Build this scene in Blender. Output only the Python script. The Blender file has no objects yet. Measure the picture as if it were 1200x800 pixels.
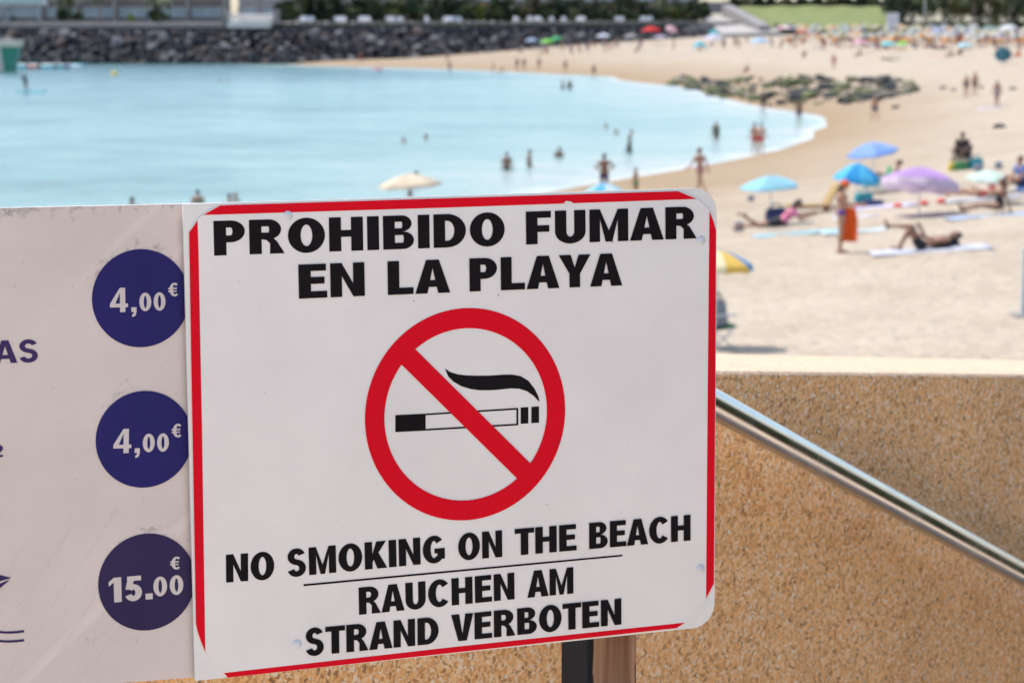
import bpy, bmesh, math, random
import numpy as np
from mathutils import Vector, Matrix, Euler

R = math.radians
random.seed(7)
rng = np.random.default_rng(7)
scene = bpy.context.scene
col = scene.collection

# ------------------------------------------------------------------ camera
F, YH, CZ = 2600.0, 20.0, 7.6          # focal length (px of a 1200 px frame), horizon row, height over the sea
PITCH = math.atan((400 - YH) / F)
cd = bpy.data.cameras.new('camera')
cam = bpy.data.objects.new('camera', cd)
col.objects.link(cam)
scene.camera = cam
cam.location = (0, 0, CZ)
cam.rotation_euler = (R(90) - PITCH, 0, 0)
cd.sensor_width = 36
cd.lens = F / 1200 * 36
cd.clip_start, cd.clip_end = 0.05, 5000
cd.dof.use_dof = True
cd.dof.focus_distance = 2.42
cd.dof.aperture_fstop = cd.lens / 7.5    # 7.5 mm opening
cd.dof.aperture_blades = 7

# ------------------------------------------------------------------ sky, sun, exposure
SUN_AZ, SUN_EL = R(-58), R(63)           # azimuth from +Y, clockwise positive: sun over the sea on the left
world = bpy.data.worlds.new('World')
scene.world = world
world.use_nodes = True
nt = world.node_tree
sky = nt.nodes.new('ShaderNodeTexSky')
sky.sky_type = 'NISHITA'
sky.sun_disc = False
sky.sun_elevation, sky.sun_rotation = SUN_EL, SUN_AZ
sky.altitude, sky.air_density, sky.dust_density, sky.ozone_density = 0, 1.0, 1.4, 1.0
bg = nt.nodes['Background']
bg.inputs[1].default_value = 0.15
nt.links.new(sky.outputs[0], bg.inputs[0])
sd = bpy.data.lights.new('sun', 'SUN')
sd.energy, sd.angle, sd.color = 2.55, R(0.53), (1.0, 0.955, 0.89)
sun = bpy.data.objects.new('sun', sd)
col.objects.link(sun)
to_sun = Vector((math.sin(SUN_AZ) * math.cos(SUN_EL), math.cos(SUN_AZ) * math.cos(SUN_EL), math.sin(SUN_EL)))
sun.rotation_euler = to_sun.to_track_quat('Z', 'Y').to_euler()
sun.location = (-20, 8, 40)
vs = scene.view_settings
vs.view_transform, vs.look, vs.exposure, vs.gamma = 'Standard', 'None', 0.95, 1
vs.use_curve_mapping = False
scene.cycles.use_denoising = True
scene.cycles.max_bounces = 6
scene.cycles.sample_clamp_indirect = 6

# ------------------------------------------------------------------ pixels to the place
FW = np.array([0, math.cos(PITCH), -math.sin(PITCH)])
UP = np.array([0, math.sin(PITCH), math.cos(PITCH)])
RT = np.array([1.0, 0, 0])
CAM = np.array([0, 0, CZ])
def ray(x, y): return FW + RT * (x - 600) / F + UP * (400 - y) / F
def at_depth(x, y, Y):
    d = ray(x, y); return CAM + d * (Y / d[1])
def at_z(x, y, z):
    d = ray(x, y); return CAM + d * ((z - CZ) / d[2])
def at_scale(x, y, s):
    return CAM + ray(x, y) * (F / s)

# ------------------------------------------------------------------ materials
MATS = {}
def newmat(name):
    m = bpy.data.materials.new(name); m.use_nodes = True
    return m, m.node_tree, m.node_tree.nodes['Principled BSDF']
def node(t, typ, **kw):
    n = t.nodes.new(typ)
    for k, v in kw.items():
        if k.startswith('i_'):
            n.inputs[int(k[2:]) if k[2:].isdigit() else k[2:].replace('_', ' ')].default_value = v
        else: setattr(n, k, v)
    return n
def mat(name, c, rough=0.6, var=0.12, scale=6.0, bump=0.0, bscale=40.0, metal=0.0, trans=0.0):
    """plain surface with uneven tone, a little relief; trans = share of light through cloth"""
    if name in MATS: return MATS[name]
    m, t, b = newmat(name)
    b.inputs['Roughness'].default_value = rough
    b.inputs['Metallic'].default_value = metal
    tc = node(t, 'ShaderNodeTexCoord')
    nz = node(t, 'ShaderNodeTexNoise', i_Scale=scale, i_Detail=5.0)
    t.links.new(tc.outputs['Object'], nz.inputs['Vector'])
    rp = node(t, 'ShaderNodeValToRGB')
    lo, hi = 1 - var, 1 + var
    rp.color_ramp.elements[0].position, rp.color_ramp.elements[1].position = .3, .7
    rp.color_ramp.elements[0].color = [min(1, v * lo) for v in c] + [1]
    rp.color_ramp.elements[1].color = [min(1, v * hi) for v in c] + [1]
    t.links.new(nz.outputs[0], rp.inputs[0]); t.links.new(rp.outputs[0], b.inputs['Base Color'])
    if bump:
        n2 = node(t, 'ShaderNodeTexNoise', i_Scale=bscale, i_Detail=4.0)
        t.links.new(tc.outputs['Object'], n2.inputs['Vector'])
        bp = node(t, 'ShaderNodeBump', i_Strength=bump, i_Distance=0.02)
        t.links.new(n2.outputs[0], bp.inputs['Height']); t.links.new(bp.outputs[0], b.inputs['Normal'])
    if trans:
        tr = node(t, 'ShaderNodeBsdfTranslucent'); mx = node(t, 'ShaderNodeMixShader', i_0=trans)
        t.links.new(rp.outputs[0], tr.inputs[0])
        t.links.new(b.outputs[0], mx.inputs[1]); t.links.new(tr.outputs[0], mx.inputs[2])
        t.links.new(mx.outputs[0], t.nodes['Material Output'].inputs[0])
    MATS[name] = m
    return m

# ------------------------------------------------------------------ mesh helpers
def mesh(name, v, f, mats=None, smooth=False, midx=None):
    me = bpy.data.meshes.new(name)
    me.from_pydata([tuple(map(float, p)) for p in v], [], f)
    if mats:
        for m in (mats if isinstance(mats, (list, tuple)) else [mats]): me.materials.append(m)
    if midx is not None: me.polygons.foreach_set('material_index', midx)
    if smooth: me.polygons.foreach_set('use_smooth', [True] * len(me.polygons))
    me.update()
    return me
def link(name, me, parent=None, loc=None, rot=None, sc=None):
    o = bpy.data.objects.new(name, me); col.objects.link(o)
    if parent is not None: o.parent = parent
    if loc is not None: o.location = loc
    if rot is not None: o.rotation_euler = rot
    if sc is not None: o.scale = (sc, sc, sc) if isinstance(sc, (int, float)) else sc
    return o
def tag(o, label, cat, group=None):
    o['label'] = label; o['category'] = cat
    if group: o['group'] = group
    return o
def thing(name, label, cat, loc=(0, 0, 0), rz=0, group=None):
    return tag(link(name, None, None, loc, (0, 0, rz)), label, cat, group)
def copy_tree(o, parent=None):
    c = o.copy(); col.objects.link(c); c.parent = parent
    for ch in list(o.children): copy_tree(ch, c)
    return c
def struct(o):
    o['kind'] = 'structure'; return o

class MB:
    """collects shapes into one mesh"""
    def __init__(s): s.v, s.f, s.m = [], [], []
    def add(s, v, f, mi=0):
        n = len(s.v); s.v += [tuple(p) for p in v]; s.f += [tuple(i + n for i in q) for q in f]; s.m += [mi] * len(f); return s
    def box(s, c, d, rz=0, mi=0, bev=0.0, M=None):
        bm = bmesh.new(); bmesh.ops.create_cube(bm, size=1)
        for v in bm.verts: v.co = Vector((v.co.x * d[0], v.co.y * d[1], v.co.z * d[2]))
        if bev: bmesh.ops.bevel(bm, geom=bm.edges[:], offset=bev, segments=2, affect='EDGES', profile=.6)
        mt = Matrix.Translation(c) @ Matrix.Rotation(rz, 4, 'Z')
        if M is not None: mt = M @ mt
        bm.verts.index_update()
        s.add([mt @ v.co for v in bm.verts], [[v.index for v in q.verts] for q in bm.faces], mi); bm.free(); return s
    def tube(s, pts, r, n=8, mi=0, caps=True):
        pts = [Vector(p) for p in pts]
        rs = r if isinstance(r, (list, tuple)) else [r] * len(pts)
        V, Fc = [], []
        for i, p in enumerate(pts):
            t = (pts[min(i + 1, len(pts) - 1)] - pts[max(i - 1, 0)]).normalized()
            a = t.orthogonal().normalized() if i == 0 else (a - t * a.dot(t)).normalized()
            b = t.cross(a)
            for k in range(n):
                w = 2 * math.pi * k / n
                V.append(p + (a * math.cos(w) + b * math.sin(w)) * rs[i])
        for i in range(len(pts) - 1):
            for k in range(n):
                k2 = (k + 1) % n
                Fc.append((i * n + k, i * n + k2, (i + 1) * n + k2, (i + 1) * n + k))
        if caps: Fc += [tuple(range(n - 1, -1, -1)), tuple(range((len(pts) - 1) * n, len(pts) * n))]
        return s.add(V, Fc, mi)
    def ell(s, c, r, seg=12, rings=8, mi=0, M=None):
        V, Fc = [], []
        for i in range(rings + 1):
            a = math.pi * i / rings
            for k in range(seg):
                b = 2 * math.pi * k / seg
                V.append(Vector((math.sin(a) * math.cos(b) * r[0], math.sin(a) * math.sin(b) * r[1], math.cos(a) * r[2])))
        for i in range(rings):
            for k in range(seg):
                k2 = (k + 1) % seg
                Fc.append((i * seg + k, (i + 1) * seg + k, (i + 1) * seg + k2, i * seg + k2))
        mt = Matrix.Translation(c) @ (M if M is not None else Matrix.Identity(4))
        return s.add([mt @ v for v in V], Fc, mi)
    def me(s, name, mats, smooth=False): return mesh(name, s.v, s.f, mats, smooth, s.m)
    def obj(s, name, mats, parent=None, smooth=False, **k): return link(name, s.me(name, mats, smooth), parent, **k)

# ------------------------------------------------------------------ the beach: height of sand over the sea
CTRL = []
def shore(x, y): CTRL.append((*at_z(x, y, 0)[:2], 0.0))
for p in [(620, 224), (700, 213), (780, 202), (860, 188), (920, 175), (960, 160), (980, 148), (962, 136), (905, 128), (850, 115),
          (790, 101), (720, 93), (640, 87), (560, 83), (480, 80), (400, 78), (330, 76.5), (560, 240), (480, 262), (400, 290), (200, 330)]: shore(*p)
for x, y, z in [(985, 297, 2.15), (820, 224, .25), (1140, 115, 2.0), (1168, 127, 1.8), (1025, 142, .7), (1100, 72, 3.0), (1150, 52, 4.0), (950, 52, 3.6),
                (1000, 413, 2.5), (1180, 190, 2.2), (1050, 200, 1.7), (900, 262, 1.7), (1000, 90, 1.9), (880, 62, 2.3), (760, 58, 2.0), (820, 52, 2.6), (650, 66, 1.3),
                (560, 66, .95), (450, 70, .6), (480, 300, 1.0), (300, 340, 1.0), (750, 330, 1.8), (1300, 300, 2.6), (1300, 120, 3.0), (1250, 45, 4.4), (700, 45, 3.2)]:
    CTRL.append((*at_z(x, y, z)[:2], z))
for x, y, z in [(60, 78, -7), (140, 78, -7.5), (200, 80, -7), (260, 82, -6.5), (235, 89, -4.6), (60, 88, -4.2), (330, 82, -4), (400, 84, -3.8), (560, 91, -3.4), (470, 86, -3.6), (100, 150, -2.9), (400, 120, -3.0), (300, 220, -3), (600, 140, -2.5), (600, 195, -1.0), (800, 140, -1.6), (850, 160, -.8), (150, 100, -3.2), (500, 95, -2),  # far bottom sunk so that darker water imitates the breakwater's reflection
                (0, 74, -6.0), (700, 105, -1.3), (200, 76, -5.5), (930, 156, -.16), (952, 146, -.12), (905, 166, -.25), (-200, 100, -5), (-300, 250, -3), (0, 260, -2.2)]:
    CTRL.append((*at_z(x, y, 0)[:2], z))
CTRL += [(3, 14, 2.9), (-12, 14, 2.4), (20, 14, 2.9), (-30, 30, 1.0), (0, 24, 2.5), (150, 560, 6), (-150, 560, 2), (0, 470, 4)]
CT = np.array(CTRL)
def _k(d2): return np.sqrt(d2 + 16.0)
_A = _k(((CT[:, None, :2] - CT[None, :, :2]) ** 2).sum(-1)) - 0
_n = len(CT)
_M = np.zeros((_n + 1, _n + 1)); _M[:_n, :_n] = _A - np.eye(_n) * 1.2; _M[:_n, _n] = 1; _M[_n, :_n] = 1
_W = np.linalg.solve(_M, np.append(CT[:, 2], 0))
def sand_z(x, y):
    x = np.atleast_1d(np.asarray(x, float)); y = np.atleast_1d(np.asarray(y, float))
    d2 = (x[:, None] - CT[None, :, 0]) ** 2 + (y[:, None] - CT[None, :, 1]) ** 2
    return _k(d2) @ _W[:_n] + _W[_n]
def on_sand(px, py, floor=0.0):
    """where the sight line through a pixel meets the sand (or the sea)"""
    d = ray(px, py); ts = np.geomspace(15, 620, 900)
    P = CAM[None] + d[None] * ts[:, None]
    h = np.maximum(sand_z(P[:, 0], P[:, 1]), floor)
    below = np.nonzero(P[:, 2] <= h)[0]
    i = below[0] if len(below) else len(ts) - 1
    i = max(i, 1)
    a, b = P[i - 1, 2] - h[i - 1], P[i, 2] - h[i]
    t = ts[i - 1] + (ts[i] - ts[i - 1]) * (a / (a - b) if a != b else 0)
    p = CAM + d * t
    p[2] = max(float(sand_z(p[0], p[1])[0]), floor)
    return p

# ------------------------------------------------------------------ sand
def sand_material():
    m, t, b = newmat('sand')
    b.inputs['Roughness'].default_value = 0.95
    b.inputs['Specular IOR Level'].default_value = 0.15
    g = node(t, 'ShaderNodeNewGeometry')
    sx = node(t, 'ShaderNodeSeparateXYZ'); t.links.new(g.outputs['Position'], sx.inputs[0])
    n1 = node(t, 'ShaderNodeTexNoise', i_Scale=.35, i_Detail=8.0, i_Roughness=.65)
    n2 = node(t, 'ShaderNodeTexNoise', i_Scale=2.2, i_Detail=6.0, i_Roughness=.7)
    for n in (n1, n2): t.links.new(g.outputs['Position'], n.inputs['Vector'])
    dry = node(t, 'ShaderNodeValToRGB')
    e = dry.color_ramp.elements
    e[0].position, e[1].position = .36, .64
    e[0].color, e[1].color = (.345, .280, .203, 1), (.455, .382, .294, 1)
    mx = node(t, 'ShaderNodeMath', operation='MULTIPLY_ADD', i_1=.5, i_2=.25)
    ad = node(t, 'ShaderNodeMath', operation='ADD'); hf = node(t, 'ShaderNodeMath', operation='MULTIPLY', i_1=.5)
    t.links.new(n1.outputs[0], ad.inputs[0]); t.links.new(n2.outputs[0], ad.inputs[1]); t.links.new(ad.outputs[0], hf.inputs[0])
    t.links.new(hf.outputs[0], dry.inputs[0])
    # wet band along the waterline
    wn = node(t, 'ShaderNodeMath', operation='MULTIPLY_ADD', i_1=.5)
    t.links.new(n1.outputs[0], wn.inputs[0]); t.links.new(sx.outputs[2], wn.inputs[2])
    wr = node(t, 'ShaderNodeMapRange', i_1=.30, i_2=2.3); t.links.new(wn.outputs[0], wr.inputs[0])
    mix = node(t, 'ShaderNodeMix', data_type='RGBA')
    t.links.new(wr.outputs[0], mix.inputs[0]); mix.inputs[6].default_value = (.295, .208, .124, 1)
    t.links.new(dry.outputs[0], mix.inputs[7]); t.links.new(mix.outputs[2], b.inputs['Base Color'])
    bp = node(t, 'ShaderNodeBump', i_Strength=.8, i_Distance=.25); n3 = node(t, 'ShaderNodeTexNoise', i_Scale=3.2, i_Detail=5.0)
    t.links.new(g.outputs['Position'], n3.inputs['Vector'])
    t.links.new(n3.outputs[0], bp.inputs['Height']); t.links.new(bp.outputs[0], b.inputs['Normal'])
    return m
ys = np.geomspace(7, 640, 220); xs = np.concatenate([np.linspace(-.75, -.34, 18)[:-1], np.linspace(-.34, .42, 112), np.linspace(.42, 2.2, 22)[1:]])
gx = (xs[None, :] * (ys[:, None] + 25)).ravel(); gy = np.repeat(ys, 150)
gz = np.concatenate([sand_z(gx[i:i + 4000], gy[i:i + 4000]) for i in range(0, len(gx), 4000)])
gz = gz + .045 * np.sin(gx * 1.7 + 2 * np.sin(gy * .6)) * np.sin(gy * 1.1 + gx * .4) * np.clip((gz - .5), 0, 1) * np.clip(60 / gy, 0, 1)
quads = [(i * 150 + j, i * 150 + j + 1, (i + 1) * 150 + j + 1, (i + 1) * 150 + j) for i in range(219) for j in range(149)]
struct(link('beach_sand', mesh('beach_sand', np.stack([gx, gy, gz], 1), quads, sand_material(), True)))

# ------------------------------------------------------------------ sea
def water_material():
    m, t, b = newmat('sea_water')
    g = node(t, 'ShaderNodeNewGeometry')
    at = node(t, 'ShaderNodeAttribute', attribute_name='depth')
    n1 = node(t, 'ShaderNodeTexNoise', i_Scale=.05, i_Detail=6.0)
    n2 = node(t, 'ShaderNodeTexNoise', i_Scale=.2, i_Detail=7.0, i_Roughness=.65)
    mp = node(t, 'ShaderNodeMapping'); mp.inputs['Scale'].default_value = (.7, 1, 1)
    t.links.new(g.outputs['Position'], mp.inputs[0])
    for n in (n1, n2): t.links.new(mp.outputs[0], n.inputs['Vector'])
    sh = node(t, 'ShaderNodeValToRGB')      # shallow to deep; darkest stops stand in for the reflected rocks
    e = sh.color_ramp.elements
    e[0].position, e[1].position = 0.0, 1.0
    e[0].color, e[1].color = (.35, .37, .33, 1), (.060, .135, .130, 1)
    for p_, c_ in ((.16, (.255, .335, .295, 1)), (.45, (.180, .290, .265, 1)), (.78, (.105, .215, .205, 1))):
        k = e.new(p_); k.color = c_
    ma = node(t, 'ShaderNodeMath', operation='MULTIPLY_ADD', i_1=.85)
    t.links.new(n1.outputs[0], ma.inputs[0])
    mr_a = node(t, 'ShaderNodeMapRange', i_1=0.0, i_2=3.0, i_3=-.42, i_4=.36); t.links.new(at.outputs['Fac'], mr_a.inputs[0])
    mr_b = node(t, 'ShaderNodeMapRange', i_1=3.0, i_2=7.0, i_3=0.0, i_4=.62); t.links.new(at.outputs['Fac'], mr_b.inputs[0])  # extra darkening by the breakwater: its reflection painted into the water colour
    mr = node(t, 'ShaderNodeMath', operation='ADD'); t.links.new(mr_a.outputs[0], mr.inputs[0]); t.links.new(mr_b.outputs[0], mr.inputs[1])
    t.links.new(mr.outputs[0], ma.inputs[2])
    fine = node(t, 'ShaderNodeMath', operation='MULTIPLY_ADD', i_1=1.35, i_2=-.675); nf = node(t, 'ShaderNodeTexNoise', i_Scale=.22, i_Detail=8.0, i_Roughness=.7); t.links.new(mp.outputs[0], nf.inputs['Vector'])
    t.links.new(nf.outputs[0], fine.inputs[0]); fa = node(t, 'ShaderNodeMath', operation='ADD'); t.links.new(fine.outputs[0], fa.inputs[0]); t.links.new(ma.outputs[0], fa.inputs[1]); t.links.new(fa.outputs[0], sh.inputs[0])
    # foam where the water runs out
    fo = node(t, 'ShaderNodeMath', operation='MULTIPLY_ADD', i_1=.8, i_2=-.40)
    t.links.new(n2.outputs[0], fo.inputs[0])
    fs = node(t, 'ShaderNodeMath', operation='ADD'); t.links.new(fo.outputs[0], fs.inputs[0]); t.links.new(at.outputs['Fac'], fs.inputs[1])
    fr = node(t, 'ShaderNodeMapRange', i_1=-.10, i_2=.20, i_3=.70, i_4=0.0); t.links.new(fs.outputs[0], fr.inputs[0])
    mix = node(t, 'ShaderNodeMix', data_type='RGBA'); t.links.new(fr.outputs[0], mix.inputs[0])
    t.links.new(sh.outputs[0], mix.inputs[6]); mix.inputs[7].default_value = (.62, .64, .63, 1)
    t.links.new(mix.outputs[2], b.inputs['Base Color'])
    rr = node(t, 'ShaderNodeMapRange', i_1=0.0, i_2=1.0, i_3=.22, i_4=.8); t.links.new(fr.outputs[0], rr.inputs[0])
    t.links.new(rr.outputs[0], b.inputs['Roughness'])
    b.inputs['IOR'].default_value = 1.33
    w1 = node(t, 'ShaderNodeTexNoise', i_Scale=1.1, i_Detail=5.0, i_Roughness=.6); t.links.new(mp.outputs[0], w1.inputs['Vector'])
    bp = node(t, 'ShaderNodeBump', i_Strength=.8, i_Distance=.35); t.links.new(w1.outputs[0], bp.inputs['Height']); t.links.new(bp.outputs[0], b.inputs['Normal'])
    return m
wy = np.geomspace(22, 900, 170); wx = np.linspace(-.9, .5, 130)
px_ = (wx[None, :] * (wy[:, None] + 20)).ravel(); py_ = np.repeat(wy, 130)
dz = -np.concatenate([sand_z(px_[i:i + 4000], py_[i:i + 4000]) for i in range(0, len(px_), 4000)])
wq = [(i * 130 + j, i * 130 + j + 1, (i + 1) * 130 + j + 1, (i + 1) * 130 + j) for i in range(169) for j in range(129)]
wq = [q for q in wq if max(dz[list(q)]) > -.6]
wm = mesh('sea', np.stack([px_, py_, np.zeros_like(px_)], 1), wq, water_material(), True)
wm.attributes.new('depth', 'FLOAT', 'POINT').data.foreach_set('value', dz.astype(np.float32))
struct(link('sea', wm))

# ------------------------------------------------------------------ pebble-dashed wall, landing, steps, handrail
def aggregate_material(name='exposed_aggregate', pale_mix=0.0):
    m, t, b = newmat(name)
    b.inputs['Roughness'].default_value = .85
    tc = node(t, 'ShaderNodeTexCoord')
    v = node(t, 'ShaderNodeTexVoronoi', i_Scale=205.0); v2 = node(t, 'ShaderNodeTexVoronoi', i_Scale=360.0)
    wob = node(t, 'ShaderNodeTexNoise', i_Scale=60.0, i_Detail=3.0)
    mxv = node(t, 'ShaderNodeMix', data_type='RGBA', blend_type='LINEAR_LIGHT', i_0=.012)
    t.links.new(tc.outputs['Object'], wob.inputs['Vector'])
    t.links.new(tc.outputs['Object'], mxv.inputs[6]); t.links.new(wob.outputs[1], mxv.inputs[7])
    for q in (v, v2): t.links.new(mxv.outputs[2], q.inputs['Vector'])
    sp = node(t, 'ShaderNodeSeparateColor'); t.links.new(v.outputs['Color'], sp.inputs[0])
    rp = node(t, 'ShaderNodeValToRGB'); e = rp.color_ramp.elements
    e[0].position, e[0].color = 0, (.26, .125, .05, 1)
    e[1].position, e[1].color = 1, (.95, .78, .60, 1)
    for p, c in ((.08, (.62, .30, .11, 1)), (.4, (.92, .48, .18, 1)), (.8, (.95, .60, .28, 1))):
        k = e.new(p); k.color = c
    t.links.new(sp.outputs[0], rp.inputs[0])
    gap = node(t, 'ShaderNodeMapRange', i_1=.66, i_2=.95, i_3=1.0, i_4=.55); t.links.new(v.outputs['Distance'], gap.inputs[0])
    big = node(t, 'ShaderNodeTexNoise', i_Scale=5.0, i_Detail=5.0); t.links.new(tc.outputs['Object'], big.inputs['Vector'])
    bm_ = node(t, 'ShaderNodeMapRange', i_1=.3, i_2=.7, i_3=.92, i_4=1.06); t.links.new(big.outputs[0], bm_.inputs[0])
    m1 = node(t, 'ShaderNodeMath', operation='MULTIPLY'); t.links.new(gap.outputs[0], m1.inputs[0]); t.links.new(bm_.outputs[0], m1.inputs[1])
    vm = node(t, 'ShaderNodeVectorMath', operation='SCALE'); t.links.new(rp.outputs[0], vm.inputs[0]); t.links.new(m1.outputs[0], vm.inputs['Scale'])
    bl = node(t, 'ShaderNodeMix', data_type='RGBA', i_0=pale_mix); t.links.new(vm.outputs[0], bl.inputs[6]); bl.inputs[7].default_value = (.41, .365, .305, 1)
    t.links.new(bl.outputs[2], b.inputs['Base Color'])
    ad = node(t, 'ShaderNodeMath', operation='MULTIPLY_ADD', i_1=.4); t.links.new(v2.outputs['Distance'], ad.inputs[0]); t.links.new(v.outputs['Distance'], ad.inputs[2])
    bp = node(t, 'ShaderNodeBump', i_Strength=.45, i_Distance=.003, invert=True); t.links.new(ad.outputs[0], bp.inputs['Height']); t.links.new(bp.outputs[0], b.inputs['Normal'])
    return m
AGG = aggregate_material(); AGG_TOP = aggregate_material('pale_coping', .62)  # top faces blended towards a paler, greyer tone
RA = at_depth(838, 474, 3.3); RB = at_depth(1200, 673, 3.3 * 1.26)       # two points of the handrail's axis
WD = np.array([RB[0] - RA[0], RB[1] - RA[1], 0]); WD /= np.linalg.norm(WD)
WN = np.array([WD[1], -WD[0], 0])                                         # wall normal, towards the steps
W0 = np.array([RA[0], RA[1], 0]) - WN * .095
def on_wall(x, y):
    d = ray(x, y); t = ((W0 - CAM) @ WN) / (d @ WN); return CAM + d * t
Pa, Pb = on_wall(840, 434), on_wall(1200, 438)
sa, sb = (Pa - W0) @ WD, (Pb - W0) @ WD
slope = (Pb[2] - Pa[2]) / (sb - sa)
def wall_top(s): return Pa[2] + slope * (s - sa)
tt = []
for q in ((840, 413.5), (1200, 422)):
    d = ray(*q); best = min(np.linspace(2, 7, 4000), key=lambda k: abs((CAM + d * k)[2] - wall_top(((CAM + d * k) - W0) @ WD)))
    tt.append(-((CAM + d * best) - W0) @ WN)
THICK = float(np.mean(tt))
FLOOR = CZ - 1.55
def wall_mesh():
    bm = bmesh.new()
    S0, S1 = -1.33, 7.0
    prof = [(0, 0)]                       # (depth behind the face, height under the top)
    r = .012
    n = 90; rows = []
    for i in range(n + 1):
        s = S0 + (S1 - S0) * (i / n) ** 1.0
        tz = wall_top(s)
        ring = [(0, -3.6 + 0 * s), (0, -r)] + [(r - r * math.cos(a), -r + r * math.sin(a)) for a in (R(30), R(60))] + [(r, 0), (THICK - r, 0)] + \
               [(THICK - r + r * math.sin(a), -r + r * math.cos(a)) for a in (R(30), R(60))] + [(THICK, -r), (THICK, -3.6)]
        rows.append([bm.verts.new(W0 + WD * s - WN * a + np.array([0, 0, tz + h])) for a, h in ring])
    for i in range(n):
        for j in range(len(rows[0]) - 1):
            f_ = bm.faces.new((rows[i][j], rows[i + 1][j], rows[i + 1][j + 1], rows[i][j + 1]))
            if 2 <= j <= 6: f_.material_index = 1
    bm.faces.new(rows[0]); bm.faces.new(list(reversed(rows[-1])))
    bmesh.ops.recalc_face_normals(bm, faces=bm.faces)
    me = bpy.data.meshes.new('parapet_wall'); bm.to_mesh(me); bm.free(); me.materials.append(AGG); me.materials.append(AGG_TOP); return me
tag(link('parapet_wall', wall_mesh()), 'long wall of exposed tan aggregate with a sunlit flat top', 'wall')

CONC = mat('pale_concrete', (.68, .56, .43), .9, .12, 3, .3, 60)
def prism(poly, z0, z1):
    n = len(poly)
    v = [(x, y, z0) for x, y in poly] + [(x, y, z1) for x, y in poly]
    return v, [tuple(range(n - 1, -1, -1)), tuple(range(n, 2 * n))] + [(i, (i + 1) % n, n + (i + 1) % n, n + i) for i in range(n)]
def wp(s, off): p = W0 + WD * s + WN * off; return (p[0], p[1])
land = [(-9, -12), (9, -12), (9, -1), wp(-.45, 2.4), wp(-.45, .004), wp(-1.33, .004), wp(-1.33, -.16), (-9, wp(-1.33, -.16)[1])]
struct(link('promenade_landing', mesh('promenade_landing', *prism(land, .6, FLOOR), CONC)))
st = thing('beach_steps', 'pale concrete steps leading down to the sand beside the aggregate wall', 'steps')
for k in range(20):
    s0 = -.45 + k * .38
    zt = FLOOR - .165 * (k + 1)
    link('step', mesh('step', *prism([wp(s0 + .002, .006), wp(s0 + .378, .006), wp(s0 + .378, 2.3), wp(s0 + .002, 2.3)], .7, zt), CONC), st)

def steel_material():
    m, t, b = newmat('polished_steel')
    b.inputs['Metallic'].default_value = 1; b.inputs['Base Color'].default_value = (.60, .59, .58, 1)
    tc = node(t, 'ShaderNodeTexCoord'); mp = node(t, 'ShaderNodeMapping'); mp.inputs['Scale'].default_value = (900, 900, 900)
    nz = node(t, 'ShaderNodeTexNoise', i_Scale=14.0, i_Detail=4.0)
    t.links.new(tc.outputs['Object'], nz.inputs['Vector'])
    mr = node(t, 'ShaderNodeMapRange', i_1=.3, i_2=.7, i_3=.14, i_4=.30); t.links.new(nz.outputs[0], mr.inputs[0]); t.links.new(mr.outputs[0], b.inputs['Roughness'])
    return m
STEEL = steel_material()
rail = thing('handrail', 'round polished steel handrail sloping down along the aggregate wall', 'handrail')
rd = (RB - RA) / np.linalg.norm(RB - RA)
MB().tube([RA - rd * .62, RA - rd * .3, RA, RB, RB + rd * 1.5, RB + rd * 5], .0226, 40).obj('rail_tube', STEEL, rail, True)
for k in (-.42, 2.1, 4.2):
    p = RA + rd * k
    MB().tube([p - np.array([0, 0, .02]), p - np.array([0, 0, .07]), p - np.array([0, 0, .075]) - WN * .094], .007, 10).obj('bracket', STEEL, rail, True)

# ------------------------------------------------------------------ lettering: polygons on a baseline, cap height 1
def rect(x0, y0, x1, y1): return [(x0, y0), (x1, y0), (x1, y1), (x0, y1)]
def ring(cx, cy, rx, ry, tx, ty, a0=0, a1=360, n=40):
    A = [R(a0 + (a1 - a0) * i / n) for i in range(n + 1)]
    o = [(cx + rx * math.cos(a), cy + ry * math.sin(a)) for a in A]; q = [(cx + (rx - tx) * math.cos(a), cy + (ry - ty) * math.sin(a)) for a in A]
    return [[o[i], o[i + 1], q[i + 1], q[i]] for i in range(n)]
def bowl(x0, x1, y0, y1, s, hb, ht, n=18):
    r = (y1 - y0) / 2; rx = min(r * 1.0, (x1 - x0) * .9); cy = (y0 + y1) / 2
    A = [R(-90 + 180 * i / n) for i in range(n + 1)]
    o = [(x0, y0)] + [(x1 - rx + rx * math.cos(a), cy + r * math.sin(a)) for a in A] + [(x0, y1)]
    ix = max(rx - s, .02); ry2 = (y1 - ht - y0 - hb) / 2; c2 = (y1 - ht + y0 + hb) / 2
    q = [(x0, y0 + hb)] + [(x1 - rx + ix * math.cos(a), c2 + ry2 * math.sin(a)) for a in A] + [(x0, y1 - ht)]
    return [[o[i], o[i + 1], q[i + 1], q[i]] for i in range(len(o) - 1)]
def stroke(pts, th):
    out = []; n = len(pts); L = []; Q = []
    for i in range(n):
        a, b = pts[max(i - 1, 0)], pts[min(i + 1, n - 1)]
        dx, dy = b[0] - a[0], b[1] - a[1]; l = math.hypot(dx, dy) or 1
        t = th[i] if isinstance(th, list) else th
        L.append((pts[i][0] - dy / l * t / 2, pts[i][1] + dx / l * t / 2)); Q.append((pts[i][0] + dy / l * t / 2, pts[i][1] - dx / l * t / 2))
    return [[L[i], L[i + 1], Q[i + 1], Q[i]] for i in range(n - 1)]
def arc(cx, cy, rx, ry, a0, a1, n=16): return [(cx + rx * math.cos(R(a0 + (a1 - a0) * i / n)), cy + ry * math.sin(R(a0 + (a1 - a0) * i / n))) for i in range(n + 1)]
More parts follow.
